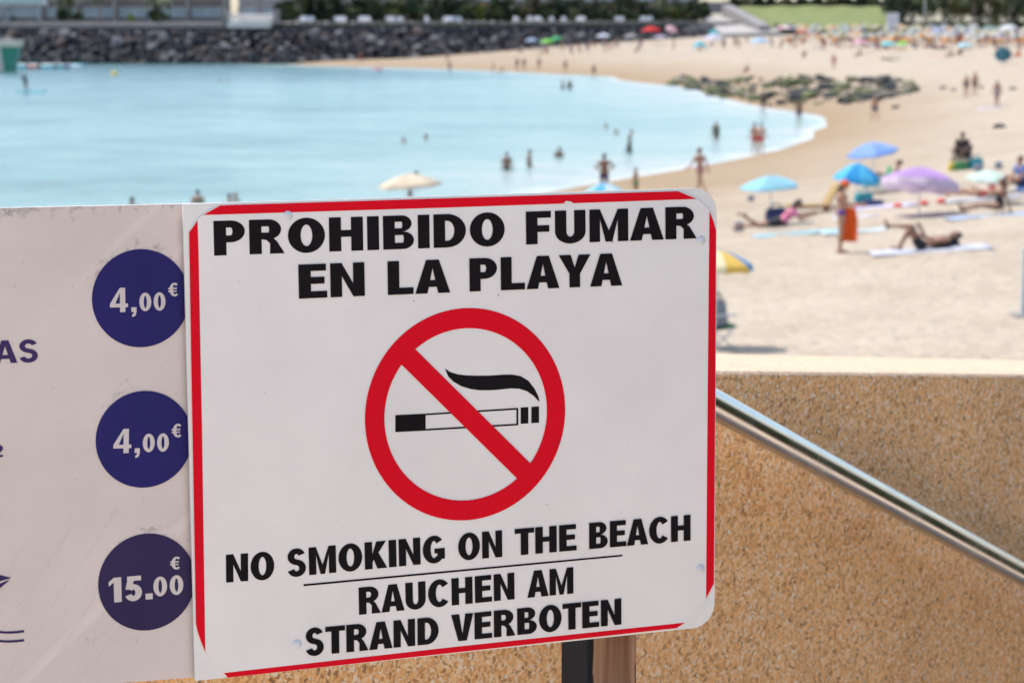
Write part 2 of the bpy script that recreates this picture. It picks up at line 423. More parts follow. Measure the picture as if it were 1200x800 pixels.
def glyph(ch, s, h, wide):
    """polygons and advance width; s stem, h bar, wide = width factor"""
    k = wide
    W = {'I': s / k, 'M': .95, 'N': .78, 'A': .84, 'V': .80, 'Y': .82, 'O': .84, 'H': .78, 'U': .74, 'D': .77, 'R': .77, 'P': .69, 'B': .72, 'E': .62, 'F': .60, 'L': .61,
         'S': .68, 'T': .70, 'K': .77, 'G': .80, 'C': .78, '0': .56, '4': .60, '5': .57, '1': .40, '2': .56, ',': .20, '.': .20, 'e': .55}.get(ch, .6) * k
    w = W; c = w / 2; P = []
    if ch == 'I': P = [rect(0, 0, s, 1)]
    elif ch == 'H': P = [rect(0, 0, s, 1), rect(w - s, 0, w, 1), rect(s, .5 - h * .5 + .02, w - s, .5 + h * .5 + .02)]
    elif ch == 'L': P = [rect(0, 0, s, 1), rect(s, 0, w, h)]
    elif ch in 'EF':
        P = [rect(0, 0, s, 1), rect(s, 1 - h, w, 1), rect(s, .52 - h / 2, w * .94, .52 + h / 2)]
        if ch == 'E': P.append(rect(s, 0, w * 1.03, h))
        else: P[2] = rect(s, .47 - h / 2, w * .93, .47 + h / 2)
    elif ch == 'T': P = [rect(0, 1 - h, w, 1), rect(c - s / 2, 0, c + s / 2, 1 - h)]
    elif ch == 'N': P = [rect(0, 0, s * .95, 1), rect(w - s * .95, 0, w, 1), [(s * .95, 1), (s * .95, .62), (w - s * .95, 0), (w - s * .95, .38)]]
    elif ch == 'M': P = [rect(0, 0, s * .93, 1), rect(w - s * .93, 0, w, 1), [(s * .93, 1), (s * .93, .70), (c - .30 * s, 0), (c, 0), (c, .34)], [(w - s * .93, 1), (c, .34), (c, 0), (c + .30 * s, 0), (w - s * .93, .70)]]
    elif ch in 'AV':
        a, L0, yi = s * .56, s * 1.06, .76
        xi = lambda y: L0 + (c - L0) * y / yi
        P = [[(0, 0), (L0, 0), (c, yi), (c, 1), (c - a, 1)], [(w, 0), (c + a, 1), (c, 1), (c, yi), (w - L0, 0)]]
        if ch == 'A': P.append([(xi(.19), .19), (w - xi(.19), .19), (w - xi(.19 + h), .19 + h), (xi(.19 + h), .19 + h)])
        else: P = [[(x, 1 - y) for x, y in q] for q in P]
    elif ch == 'Y': P = [rect(c - s / 2, 0, c + s / 2, .42), [(0, 1), (c - s / 2, .42), (c + s / 2 * 0, .42), (c, .60), (s * 1.12, 1)], [(w, 1), (w - s * 1.12, 1), (c, .60), (c, .42), (c + s / 2, .42)]]
    elif ch == 'K':
        lo = lambda t: (s + (w - s) * t, .26 + .74 * t)
        P = [rect(0, 0, s, 1), [(s, .26), lo(1), (w - 1.28 * s, 1), (s, .54)], [lo(.10), (w - 1.2 * s, 0), (w * 1.03, 0), lo(.44)]]
    elif ch == 'P': P = [rect(0, 0, s, 1)] + bowl(s, w, .37, 1, s, h, h)
    elif ch == 'R': P = [rect(0, 0, s, 1)] + bowl(s, w * .93, .42, 1, s, h, h) + [[(w * .40, .42), (w * .70, .45), (w * .80, .36), (w * 1.02, 0), (w * 1.02 - s * 1.2, 0), (w * .60, .30), (w * .5, .40)]]
    elif ch == 'B': P = [rect(0, 0, s, 1)] + bowl(s, w * .93, .52, 1, s * .95, h * .5, h * .92) + bowl(s, w, 0, .52, s * 1.02, h * .95, h * .5)
    elif ch == 'D': P = [rect(0, 0, s, 1)] + bowl(s, w, 0, 1, s, h, h)
    elif ch in 'O0': P = ring(c, .5, c, .515, s * (1.05 if ch == 'O' else .95), h * 1.0)
    elif ch == 'U': P = [rect(0, .36, s, 1), rect(w - s, .36, w, 1)] + ring(c, .36, c, .375, s, h * 1.05, 180, 360)
    elif ch == 'C': P = ring(c * 1.08, .5, c * 1.08, .515, s * 1.05, h * 1.05, 40, 320)
    elif ch == 'G': P = ring(c * 1.02, .5, c * 1.02, .515, s * 1.05, h * 1.05, 42, 312) + [rect(w - s * 1.0, .13, w, .53), rect(c * 1.05, .53 - h * .95, w - s, .53)]
    elif ch == 'S':
        ru = (1 - h) * .243; rl = (1 - h) * .257
        p = arc(c, 1.01 - h / 2 - ru, c - s / 2 - .02 * w, ru, 18, 250, 18) + arc(c, -.01 + h / 2 + rl, c - s / 2, rl, 70, -165, 18)
        P = stroke(p, [h * 1.08] * len(p))
    elif ch == '4': P = [rect(w * .56, 0, w * .56 + s * 1.05, 1), rect(0, .20, w, .20 + h), [(0, .20 + h), (s * 1.05, .20 + h), (w * .56, .80), (w * .56, 1)]]
    elif ch == '1': P = [rect(w - s * 1.05, 0, w, 1), [(0, .66), (w - s, .82), (w - s, 1), (0, .84)]]
    elif ch == '5': P = [rect(w * .16, 1 - h, w * .94, 1), [(w * .16, 1 - h), (w * .16 + s * .9, 1 - h), (s * 1.02, .46), (w * .05, .48)]] + stroke(arc(c * .98, .33, c - s / 2, .33 - h / 2, 140, -160, 24), h * 1.15)
    elif ch == '2': P = [rect(0, 0, w, h)] + stroke(arc(c, .70, c - s / 2, .30 - h / 2, 165, -30) + [(s * .6, h * .6)], s)
    elif ch == ',': P = [rect(0, 0, s, s * .95), [(s * .45, 0), (s, 0), (s * .8, -.16), (s * .15, -.22), (s * .1, -.13), (s * .45, -.06)]]
    elif ch == '.': P = [rect(0, 0, s, s)]
    elif ch == 'e': P = ring(c * 1.15, .5, c * 1.1, .5, s, h, 48, 312) + [rect(-.06, .54, w * .82, .54 + h * .7), rect(-.06, .34, w * .78, .34 + h * .7)]
    return P, w
def word_polys(txt, s, h, wide, gap, width=None):
    out, x = [], 0
    for ch in txt:
        if ch == ' ': x += .34 * wide; continue
        P, w = glyph(ch, s, h, wide)
        g = gap * (.45 if ch in 'AVYT' else 1)
        if out and ch in 'AVYT': x -= gap * .55
        out += [[(px + x, py) for px, py in q] for q in P]
        x += w + g
    x -= g
    k = width / x if width else 1
    return [[(px * k, py) for px, py in q] for q in out], x * k

# ------------------------------------------------------------------ the sign: a leaning, turned plane 2.4 m from the lens
SU = np.array([.92977, .36814, 0]); SU /= np.linalg.norm(SU)
SN = np.array([.36784, -.92893, .0422]); SN -= SU * (SN @ SU); SN /= np.linalg.norm(SN)     # towards the lens
SW = np.cross(SN, SU); SW = SW if SW[2] > 0 else -SW
SO = CAM + ray(530, 500) * 2.4
def sg(x, y, off=0.0):
    """pixel -> (u, w) on the sign plane shifted by off"""
    d = ray(x, y); o = SO + SN * off
    P = CAM + d * (((o - CAM) @ SN) / (d @ SN)) - o
    return np.array([P @ SU, P @ SW])
def s3(u, w, off=0.0): return SO + SU * u + SW * w + SN * off
def flat(name, polys, off, m, parent, step=2e-6):
    V, Fc = [], []
    for i, q in enumerate(polys):
        n = len(V); V += [s3(u, w, off + i * step) for u, w in q]; Fc.append(tuple(range(n, n + len(q))))
    # all faces look at the lens
    Fx = []
    for f in Fc:
        a, b, c = (np.array(V[f[k]]) for k in (0, 1, 2)); nn = np.zeros(3)
        for k in range(len(f)): nn += np.cross(V[f[k]] - SO, V[f[(k + 1) % len(f)]] - SO)
        Fx.append(f if nn @ SN > 0 else tuple(reversed(f)))
    return link(name, mesh(name, V, Fx, m), parent)
def slab(name, outline, off0, off1, m, parent):
    """extruded outline with real thickness"""
    n = len(outline)
    V = [s3(u, w, off0) for u, w in outline] + [s3(u, w, off1) for u, w in outline]
    Fc = [tuple(range(n - 1, -1, -1)), tuple(range(n, 2 * n))] + [(i, (i + 1) % n, n + (i + 1) % n, n + i) for i in range(n)]
    bm = bmesh.new(); vv = [bm.verts.new(p) for p in V]
    for f in Fc: bm.faces.new([vv[i] for i in f])
    bmesh.ops.recalc_face_normals(bm, faces=bm.faces)
    me = bpy.data.meshes.new(name); bm.to_mesh(me); bm.free(); me.materials.append(m)
    return link(name, me, parent)

def print_material(name, c, dirt=.10, rough=.33, scratch=False, grime=None):
    m, t, b = newmat(name)
    tc = node(t, 'ShaderNodeTexCoord')
    n1 = node(t, 'ShaderNodeTexNoise', i_Scale=7.0, i_Detail=7.0, i_Roughness=.65); n2 = node(t, 'ShaderNodeTexNoise', i_Scale=220.0, i_Detail=2.0)
    for n in (n1, n2): t.links.new(tc.outputs['Object'], n.inputs['Vector'])
    a = node(t, 'ShaderNodeMapRange', i_1=.35, i_2=.75, i_3=1.0, i_4=1 - dirt); t.links.new(n1.outputs[0], a.inputs[0])
    sp = node(t, 'ShaderNodeMapRange', i_1=.72, i_2=.80, i_3=1.0, i_4=1 - dirt * 2.2); t.links.new(n2.outputs[0], sp.inputs[0])
    mu = node(t, 'ShaderNodeMath', operation='MULTIPLY'); t.links.new(a.outputs[0], mu.inputs[0]); t.links.new(sp.outputs[0], mu.inputs[1])
    last = mu
    if scratch:   # long faint diagonal wipe marks
        mp = node(t, 'ShaderNodeMapping'); mp.inputs['Rotation'].default_value = (0, R(44), 0)
        t.links.new(tc.outputs['Object'], mp.inputs[0])
        mp2 = node(t, 'ShaderNodeMapping'); mp2.inputs['Scale'].default_value = (2, 2, 60); t.links.new(mp.outputs[0], mp2.inputs[0])
        n3 = node(t, 'ShaderNodeTexNoise', i_Scale=1.0, i_Detail=1.0); t.links.new(mp2.outputs[0], n3.inputs['Vector'])
        s_ = node(t, 'ShaderNodeMapRange', i_1=.62, i_2=.72, i_3=1.0, i_4=1.09); t.links.new(n3.outputs[0], s_.inputs[0])
        m2 = node(t, 'ShaderNodeMath', operation='MULTIPLY'); t.links.new(mu.outputs[0], m2.inputs[0]); t.links.new(s_.outputs[0], m2.inputs[1]); last = m2
    if grime:     # specks gathered under the top edge and round the discs
        ztop, discs = grime
        g = node(t, 'ShaderNodeNewGeometry'); sx = node(t, 'ShaderNodeSeparateXYZ'); t.links.new(g.outputs['Position'], sx.inputs[0])
        acc = node(t, 'ShaderNodeMapRange', i_1=ztop - .022, i_2=ztop - .004, i_3=0.0, i_4=.26); t.links.new(sx.outputs[2], acc.inputs[0])
        for P_c, r_c in discs:
            ds = node(t, 'ShaderNodeVectorMath', operation='DISTANCE'); ds.inputs[1].default_value = tuple(P_c + np.array([0, 0, r_c * .18])); t.links.new(g.outputs['Position'], ds.inputs[0])
            mr_ = node(t, 'ShaderNodeMapRange', i_1=r_c * .95, i_2=r_c * 1.25, i_3=.20, i_4=0.0); t.links.new(ds.outputs['Value'], mr_.inputs[0])
            mxx = node(t, 'ShaderNodeMath', operation='MAXIMUM'); t.links.new(acc.outputs[0], mxx.inputs[0]); t.links.new(mr_.outputs[0], mxx.inputs[1]); acc = mxx
        n4 = node(t, 'ShaderNodeTexNoise', i_Scale=150.0, i_Detail=4.0, i_Roughness=.7); t.links.new(g.outputs['Position'], n4.inputs['Vector'])
        n5 = node(t, 'ShaderNodeTexNoise', i_Scale=18.0, i_Detail=3.0); t.links.new(g.outputs['Position'], n5.inputs['Vector'])
        ss = node(t, 'ShaderNodeMath', operation='MULTIPLY_ADD', i_1=.6); t.links.new(n5.outputs[0], ss.inputs[0]); t.links.new(n4.outputs[0], ss.inputs[2])
        s5 = node(t, 'ShaderNodeMath', operation='ADD'); t.links.new(ss.outputs[0], s5.inputs[0]); t.links.new(acc.outputs[0], s5.inputs[1])
        gr = node(t, 'ShaderNodeMapRange', i_1=1.02, i_2=1.2, i_3=1.0, i_4=.62); t.links.new(s5.outputs[0], gr.inputs[0])
        m3 = node(t, 'ShaderNodeMath', operation='MULTIPLY'); t.links.new(last.outputs[0], m3.inputs[0]); t.links.new(gr.outputs[0], m3.inputs[1]); last = m3
    vm = node(t, 'ShaderNodeVectorMath', operation='SCALE'); vm.inputs[0].default_value = c
    t.links.new(last.outputs[0], vm.inputs['Scale']); t.links.new(vm.outputs[0], b.inputs['Base Color'])
    b.inputs['Specular IOR Level'].default_value = .3 if min(c) > .3 else .04
    rr = node(t, 'ShaderNodeMapRange', i_1=.3, i_2=.7, i_3=rough, i_4=rough + .2); t.links.new(n1.outputs[0], rr.inputs[0]); t.links.new(rr.outputs[0], b.inputs['Roughness'])
    return m
WHITE_P = print_material('sign_white', (.80, .77, .745), .10)
PLATE = print_material('plate_white', (.78, .77, .74), .12)
RED_P = print_material('sign_red', (.72, .006, .020), .10)
BLACK_P = print_material('sign_black', (.012, .010, .012), .25)
_dc = [(s3(*sg(x, y, -.009), -.009), r * 2.25 / F) for x, y, r in ((165.2, 349.5, 57.4), (169, 514.5, 56.6), (172.3, 681.5, 56.6))]
BOARD_P = print_material('board_white', (.67, .59, .55), .13, .38, True, (float(s3(*sg(100, 241, -.009), -.009)[2]), _dc))
BLUE_P = print_material('disc_blue', (.028, .025, .135), .18, .3)
NAVY_P = print_material('disc_navy', (.040, .030, .085), .18, .3)
INK_P = print_material('ink_violet', (.055, .035, .12), .2)
FIG_P = print_material('figure_grey', (.62, .56, .54), .15)
RIVET = mat('painted_rivet', (.62, .63, .66), .4, .1, 40)

sign = thing('warning_sign', 'white no smoking sign with red border and black lettering in three languages', 'sign')
sign.location = s3(0, -.30)
def keep(o): o.matrix_parent_inverse = Matrix.Translation(-Vector(sign.location)); return o
def corner(cx, cy, r, a0, a1, n=8): return [(cx + r * math.cos(R(a0 + (a1 - a0) * i / n)), cy + r * math.sin(R(a0 + (a1 - a0) * i / n))) for i in range(n + 1)]
# plate outline from its corners in the picture
pl_tl, pl_bl = sg(214.5, 239.2), sg(229, 797.5)
pl_tr, pl_br = sg(841, 219.5), sg(838, 733)
rr_ = .028
def quad_uv(a, b, tl=pl_tl, bl=pl_bl, tr=pl_tr, br=pl_br): return (1 - b) * ((1 - a) * bl + a * br) + b * ((1 - a) * tl + a * tr)
out = [tuple(pl_bl)] 
br, tr = pl_br, pl_tr
out += corner(br[0] - rr_, br[1] + rr_, rr_, -90, 0) + corner(tr[0] - rr_ - .001, tr[1] - rr_, rr_, 0, 90) + [tuple(pl_tl)]
keep(slab('backing_plate', out, -.0040, -.0008, PLATE, sign))
# printed sheet: white with red bands and cut corners
def px_poly(pts, off=0.0): return [tuple(sg(x, y, off)) for x, y in pts]
sheet = px_poly([(221, 272.5), (225.5, 264), (232, 256.5), (240, 250), (249, 244.5), (258, 240.7), (520, 232.3), (794, 223.9), (806, 227.5), (818, 233.5), (831, 246), (836, 257), (839, 270),
                 (838.2, 450), (836.5, 683), (827, 702), (814, 718), (803, 728.5), (792.5, 735.5), (530, 764.4), (266.9, 793.4), (258, 785), (248, 773.5), (240.5, 762), (235, 750), (231, 738), (229.2, 730), (225, 500)])
keep(slab('printed_sheet', sheet, -.0004, .0006, WHITE_P, sign))
reds = [px_poly(q) for q in (
    [(258, 240.7), (520, 232.5), (794, 224.1), (816, 233.2), (520, 243.4), (238, 252.0)],
    [(221.3, 272.5), (231.3, 258.2), (232.6, 300), (236.5, 500), (240.4, 763.5), (235, 750), (231, 738), (229.4, 730), (225.2, 500)],
    [(831, 247.5), (835.4, 258), (838.8, 270), (838, 450), (836.3, 683), (827, 701), (829, 450)],
    [(262.3, 787.8), (266.9, 793.2), (530, 764.2), (792.5, 735.3), (802.5, 728.8), (530, 757.5)])]
keep(flat('red_border', reds, .0008, RED_P, sign))
# prohibition ring and bar
cc = (sg(427, 485) + sg(662, 483)) / 2; cc[1] = (sg(545, 361)[1] + sg(545, 609)[1]) / 2
RO = .1157; RI = RO - .0218
rp_ = [[(cc[0] + x, cc[1] + y) for x, y in q] for q in ring(0, 0, RO, RO, RO - RI, RO - RI, 0, 360, 96)]
keep(flat('prohibition_ring', rp_, .0011, RED_P, sign))
d45 = R(-45.5); hb_ = .0112
def rot(x, y, a=d45): return (cc[0] + x * math.cos(a) - y * math.sin(a), cc[1] + x * math.sin(a) + y * math.cos(a))
Lb = RI + .004
keep(flat('prohibition_bar', [[rot(-Lb, -hb_), rot(Lb, -hb_), rot(Lb, hb_), rot(-Lb, hb_)]], .0014, RED_P, sign))
# cigarette and smoke
cig = [[(463, 486), (498.5, 484.3), (498.5, 504.2), (463, 506)],
       [(498.5, 484.3), (607, 477.6), (607, 479.6), (498.5, 486.2)], [(498.5, 502.2), (607, 496), (607, 498), (498.5, 504.2)], [(604.8, 477.7), (607, 477.6), (607, 498), (604.8, 498)],
       [(609.8, 477.2), (618.8, 476.6), (618.8, 495.8), (609.8, 496.3)], [(622.3, 476.4), (631.3, 475.8), (631.3, 495), (622.3, 495.5)]]
keep(flat('cigarette', [px_poly(q) for q in cig], .00095, BLACK_P, sign))
up_ = [(521, 431.5), (527, 435.5), (535, 438.2), (546, 439.6), (560, 440), (575, 439.8), (588, 438.8), (600, 438.6), (610, 440.5), (619, 446), (626, 455), (630.5, 464), (632, 471)]
lo_ = [(521, 431.5), (525, 441), (531, 446.8), (540, 452.2), (551, 455.6), (562, 457), (575, 457), (587, 456), (598, 454.8), (608, 455.2), (617, 458), (625, 463.5), (632, 471)]
sm = [[up_[i], up_[i + 1], lo_[i + 1], lo_[i]] if 0 < i < 11 else ([up_[0], up_[1], lo_[1]] if i == 0 else [up_[11], up_[12], lo_[11]]) for i in range(12)]
keep(flat('smoke', [px_poly(q) for q in sm], .00095, BLACK_P, sign))
def text_line(name, words, cap, s, h, wide, gap, off, m, parent, k=keep):
    """words: (text, left pixel, right pixel) with baseline pixels; cap: pixel of the cap line over the first"""
    polys = []
    for txt, a, b, hh in words:
        A, B = sg(*a, off), sg(*b, off); d = B - A; L = np.linalg.norm(d); d /= L; nrm = np.array([-d[1], d[0]])
        P, w = word_polys(txt, s, h, wide, gap, L / hh)
        polys += [[tuple(A + d * x * hh + nrm * y * hh) for x, y in q] for q in P]
    o = flat(name, polys, off, m, parent)
    return k(o) if k else o
capA = sg(250.5, 259)[1] - sg(250.5, 299.6)[1]
text_line('lettering', [('PROHIBIDO', (251, 299.6), (591.5, 287.6), capA), ('FUMAR', (616.5, 286.6), (815.5, 279.3), capA),
                        ('EN', (350.3, 350), (427.5, 346.6), capA), ('LA', (454.5, 345.6), (527.5, 342.6), capA), ('PLAYA', (550.3, 341.6), (729, 334.3), capA)],
          None, .275, .20, 1.0, .095, .00095, BLACK_P, sign)
capB = sg(265, 649.6)[1] - sg(265, 682.2)[1]
text_line('lettering', [('NO', (265, 682.2), (321.5, 678), capB), ('SMOKING', (336.5, 676), (521.5, 658), capB), ('ON', (537, 656.5), (588.5, 652), capB),
                        ('THE', (603.3, 650.5), (675, 644.3), capB), ('BEACH', (690.3, 643), (809, 632.8), capB)], None, .235, .185, .86, .075, .00095, BLACK_P, sign)
capC = sg(421, 688)[1] - sg(421, 720)[1]
text_line('lettering', [('RAUCHEN', (420.8, 720), (603, 701.5), capC), ('AM', (618, 700), (672, 694.8), capC),
                        ('STRAND', (357.5, 768.5), (514, 753.3), capC), ('VERBOTEN', (529, 751.5), (728, 731), capC)], None, .235, .185, .86, .075, .00095, BLACK_P, sign)
keep(flat('ruled_line', [px_poly([(355.5, 683.9), (729, 649.3), (729, 651.3), (355.5, 686.2)])], .00095, BLACK_P, sign))
chips = [[(660, 237.6), (663, 235.4), (669, 236.4), (671, 238.6), (666, 239.4)], [(655.5, 239.2), (659, 238), (660.5, 239.4)]]
for q in chips: keep(flat('paint_chip', [px_poly(q)], .0017, PLATE, sign))
specks = [[(x, y), (x + a, y - .3), (x + a * .7, y + b), (x - .2, y + b * .8)] for x, y, a, b in ((484, 352, 1.4, 1.2), (583, 345, 1.0, 1.6), (717, 283, .9, 1.3), (303, 655, .8, .8), (640, 590, 1, .9), (500, 232.6, 1, 1.2), (310, 460, .8, .8), (760, 540, .8, .7), (395, 610, .7, .7), (727, 600, .9, .6), (280, 330, .7, .7))]
keep(flat('dirt_specks', [px_poly(q) for q in specks], .0012, NAVY_P, sign))['kind'] = 'stuff'
for q in ((821, 282), (820.5, 666), (347.5, 754.5), (337, 253)):
    u, w = sg(*q)
    Mr = Matrix((Vector(SU).to_4d(), Vector(SW).to_4d(), Vector(SN).to_4d(), Vector((0, 0, 0, 1)))).transposed(); Mr[3][0] = Mr[3][1] = Mr[3][2] = 0; Mr[0][3] = Mr[1][3] = Mr[2][3] = 0
    keep(MB().ell(s3(u, w, .0006), (.0055, .0055, .0022), 16, 8, M=Mr).obj('rivet', RIVET, sign, True))

# ------------------------------------------------------------------ timber post behind the sign
def post_material():
    m, t, b = newmat('painted_timber')
    b.inputs['Roughness'].default_value = .8; b.inputs['Specular IOR Level'].default_value = .12
    tc = node(t, 'ShaderNodeTexCoord')
    mp = node(t, 'ShaderNodeMapping'); mp.inputs['Scale'].default_value = (110, 110, 3); t.links.new(tc.outputs['Object'], mp.inputs[0])
    n1 = node(t, 'ShaderNodeTexNoise', i_Scale=1.0, i_Detail=5.0); t.links.new(mp.outputs[0], n1.inputs['Vector'])
    rp = node(t, 'ShaderNodeValToRGB'); e = rp.color_ramp.elements
    e[0].position, e[0].color = .3, (.15, .075, .045, 1); e[1].position, e[1].color = .68, (.33, .20, .13, 1)
    t.links.new(n1.outputs[0], rp.inputs[0])
    sx = node(t, 'ShaderNodeSeparateXYZ'); t.links.new(tc.outputs['Object'], sx.inputs[0])
    mp2 = node(t, 'ShaderNodeMapping'); mp2.inputs['Scale'].default_value = (60, 60, 14); t.links.new(tc.outputs['Object'], mp2.inputs[0])
    n2 = node(t, 'ShaderNodeTexNoise', i_Scale=1.0, i_Detail=5.0); t.links.new(mp2.outputs[0], n2.inputs['Vector'])
    ma = node(t, 'ShaderNodeMath', operation='MULTIPLY_ADD', i_1=.022); t.links.new(n2.outputs[0], ma.inputs[0]); t.links.new(sx.outputs[0], ma.inputs[2])
    mr = node(t, 'ShaderNodeMapRange', i_1=-.0120, i_2=-.0100); t.links.new(ma.outputs[0], mr.inputs[0])
    mr2 = node(t, 'ShaderNodeMapRange', i_1=.0410, i_2=.0425, i_3=1.0, i_4=0.0); t.links.new(ma.outputs[0], mr2.inputs[0])
    mm = node(t, 'ShaderNodeMath', operation='MULTIPLY'); t.links.new(mr.outputs[0], mm.inputs[0]); t.links.new(mr2.outputs[0], mm.inputs[1])
    mx = node(t, 'ShaderNodeMix', data_type='RGBA'); t.links.new(mm.outputs[0], mx.inputs[0])
    mx.inputs[6].default_value = (.012, .013, .017, 1); t.links.new(rp.outputs[0], mx.inputs[7])
    t.links.new(mx.outputs[2], b.inputs['Base Color'])
    bp = node(t, 'ShaderNodeBump', i_Strength=.5, i_Distance=.002); t.links.new(n1.outputs[0], bp.inputs['Height']); t.links.new(bp.outputs[0], b.inputs['Normal'])
    return m
POST = post_material()
a, b_ = sg(689, 768, -.025), sg(747, 763, -.025)
pc = s3((a[0] + b_[0]) / 2, -.25, -.0640); pwid = float(b_[0] - a[0])
ang = math.atan2(SU[1], SU[0])
def timber(loc, z1, wd, label, group=None):
    pz = z1 - FLOOR
    o = MB().box((0, 0, pz / 2), (wd, .078, pz), bev=.003).obj('timber_post', POST, None, loc=(loc[0], loc[1], FLOOR), rot=(0, 0, ang))
    return tag(o, label, 'post', group)
timber(pc, SO[2] + .05, pwid, 'weathered timber post with peeling black paint holding up the no smoking sign')

# ------------------------------------------------------------------ price board beside it
BO = -.009
board = thing('price_board', 'dusty white price board with three blue price discs', 'price board')
board.location = s3(-.62, -.35, BO)
def keepb(o): o.matrix_parent_inverse = Matrix.Translation(-Vector(board.location)); return o
b0, b1, b2, b3 = sg(-150, 247.3, BO), sg(300, 237, BO), sg(300, 788, BO), sg(-150, 821, BO)
keepb(slab('board_panel', [tuple(b3), tuple(b2), tuple(b1), tuple(b0)], BO - .012, BO, BOARD_P, board))
def bpx(pts): return [tuple(sg(x, y, BO)) for x, y in pts]
for i, (cx, cy, rad) in enumerate(((165.2, 349.5, 57.4), (169, 514.5, 56.6), (172.3, 681.5, 56.6))):
    c0 = sg(cx, cy, BO); r0 = abs(sg(cx, cy - rad, BO)[1] - sg(cx, cy + rad, BO)[1]) / 2
    r_ = [(c0[0] + r0 * math.cos(2 * math.pi * k / 64), c0[1] + r0 * math.sin(2 * math.pi * k / 64)) for k in range(64)]
    disc = keepb(slab('price_disc', r_, BO + .0001, BO + .0007, BLUE_P if i < 2 else NAVY_P, board))
    o5 = BO + .0009
    dx, dy = cx - 165.2, cy - 349.5
    def W(txt, ax, ay, bx, by, capx, s, h, wide, gap):
        hh = sg(ax, ay - capx, o5)[1] - sg(ax, ay, o5)[1]
        return text_line('figures', [(txt, (ax, ay), (bx, by), hh)], None, s, h, wide, gap, o5, FIG_P, board, keepb)
    if i < 2:
        W('4', 129 + dx, 366 + dy, 150 + dx, 365.4 + dy, 28.5, .17, .15, 1, .1)
        W(',', 154 + dx, 365.4 + dy, 160 + dx, 365.2 + dy, 28, .2, .15, 1, .1)
        W('00', 163.5 + dx, 364.4 + dy, 194 + dx, 363.4 + dy, 21, .24, .17, 1.1, .12)
        W('e', 198.5 + dx, 347.5 + dy, 209.5 + dx, 347 + dy, 16, .2, .14, 1, .1)
    else:
        W('15.', 128, 706, 178, 701.5, 29, .24, .19, 1.05, .10)
        W('00', 180, 698.5, 215, 695.5, 22.5, .24, .17, 1.1, .12)
        W('e', 200.5, 667, 211.5, 666.5, 15, .2, .14, 1, .1)
o5 = BO + .0005
hh = sg(20, 398, o5)[1] - sg(20, 424.5, o5)[1]
text_line('lettering', [('AS', (-8, 426), (45, 424), hh)], None, .21, .17, .95, .10, o5, INK_P, board, keepb)
text_line('lettering', [('2', (-9, 535.5), (3.4, 535.3), hh * .55)], None, .2, .18, 1, .10, o5, INK_P, board, keepb)
keepb(flat('pictogram', [bpx(q) for q in ([(-40, 664), (13.5, 676.5), (-40, 692)], [(-40, 700), (-1, 683.5), (12, 678.5), (-40, 722)])], o5, INK_P, board))
def wave(y0):
    up = [(-60 + 4 * k, y0 + 5.5 * math.sin((-60 + 4 * k + 28) / 24.0)) for k in range(23)]
    return stroke(up, 2.6)
keepb(flat('pictogram', [bpx(q) for y0 in (735, 745.5) for q in wave(y0)], o5, INK_P, board))
SCUFF = print_material('scuff_pale', (.74, .66, .635), .1, .4)
for x0, y0, L in ((-70, 790, 190), (-32, 795, 215), (4, 800, 245), (48, 798, 200), (92, 797, 150), (134, 796, 90), (-60, 640, 120)):
    dx_, dy_ = .545, -.838; wv = 1.1
    e = [(x0 + dx_ * L * t_, y0 + dy_ * L * t_ + 2.0 * math.sin(t_ * 3)) for t_ in np.linspace(0, 1, 7)]
    e = [(x, min(y, 793.5 - .05 * x)) for x, y in e]
    keepb(flat('scuff_mark', [bpx(q) for q in stroke(e, [.3, 1.2, 1.6, 1.5, 1.3, .9, .3])], BO + .0003, SCUFF, board))
pz_ = s3(-.62, 0, BO - .070)
timber(pz_, SO[2] + .02, .09, 'timber post standing behind the price board')

# ------------------------------------------------------------------ people
SKIN = [mat('skin_tan', (.42, .22, .13), .55, .08, 8), mat('skin_brown', (.26, .125, .07), .55, .08, 8), mat('skin_fair', (.55, .33, .23), .55, .08, 8), mat('skin_deep', (.13, .065, .04), .5, .08, 8)]
HAIR = [mat('hair_dark', (.02, .014, .01), .5, .2, 30), mat('hair_brown', (.07, .035, .018), .5, .2, 30), mat('hair_fair', (.38, .24, .10), .5, .2, 30)]
EYE = mat('eye_dark', (.02, .02, .02), .3)
CLOTH = {k: mat('cloth_' + k, c, .85, .12, 10) for k, c in dict(red=(.50, .02, .03), navy=(.02, .03, .09), black=(.015, .015, .018), white=(.72, .72, .70), purple=(.10, .03, .22), orange=(.72, .10, .015),
         teal=(.04, .28, .30), blue=(.05, .15, .42), green=(.06, .22, .07), pink=(.65, .18, .28), grey=(.25, .26, .28), yellow=(.65, .48, .06), straw=(.50, .36, .17), lilac=(.42, .36, .62)).items()}

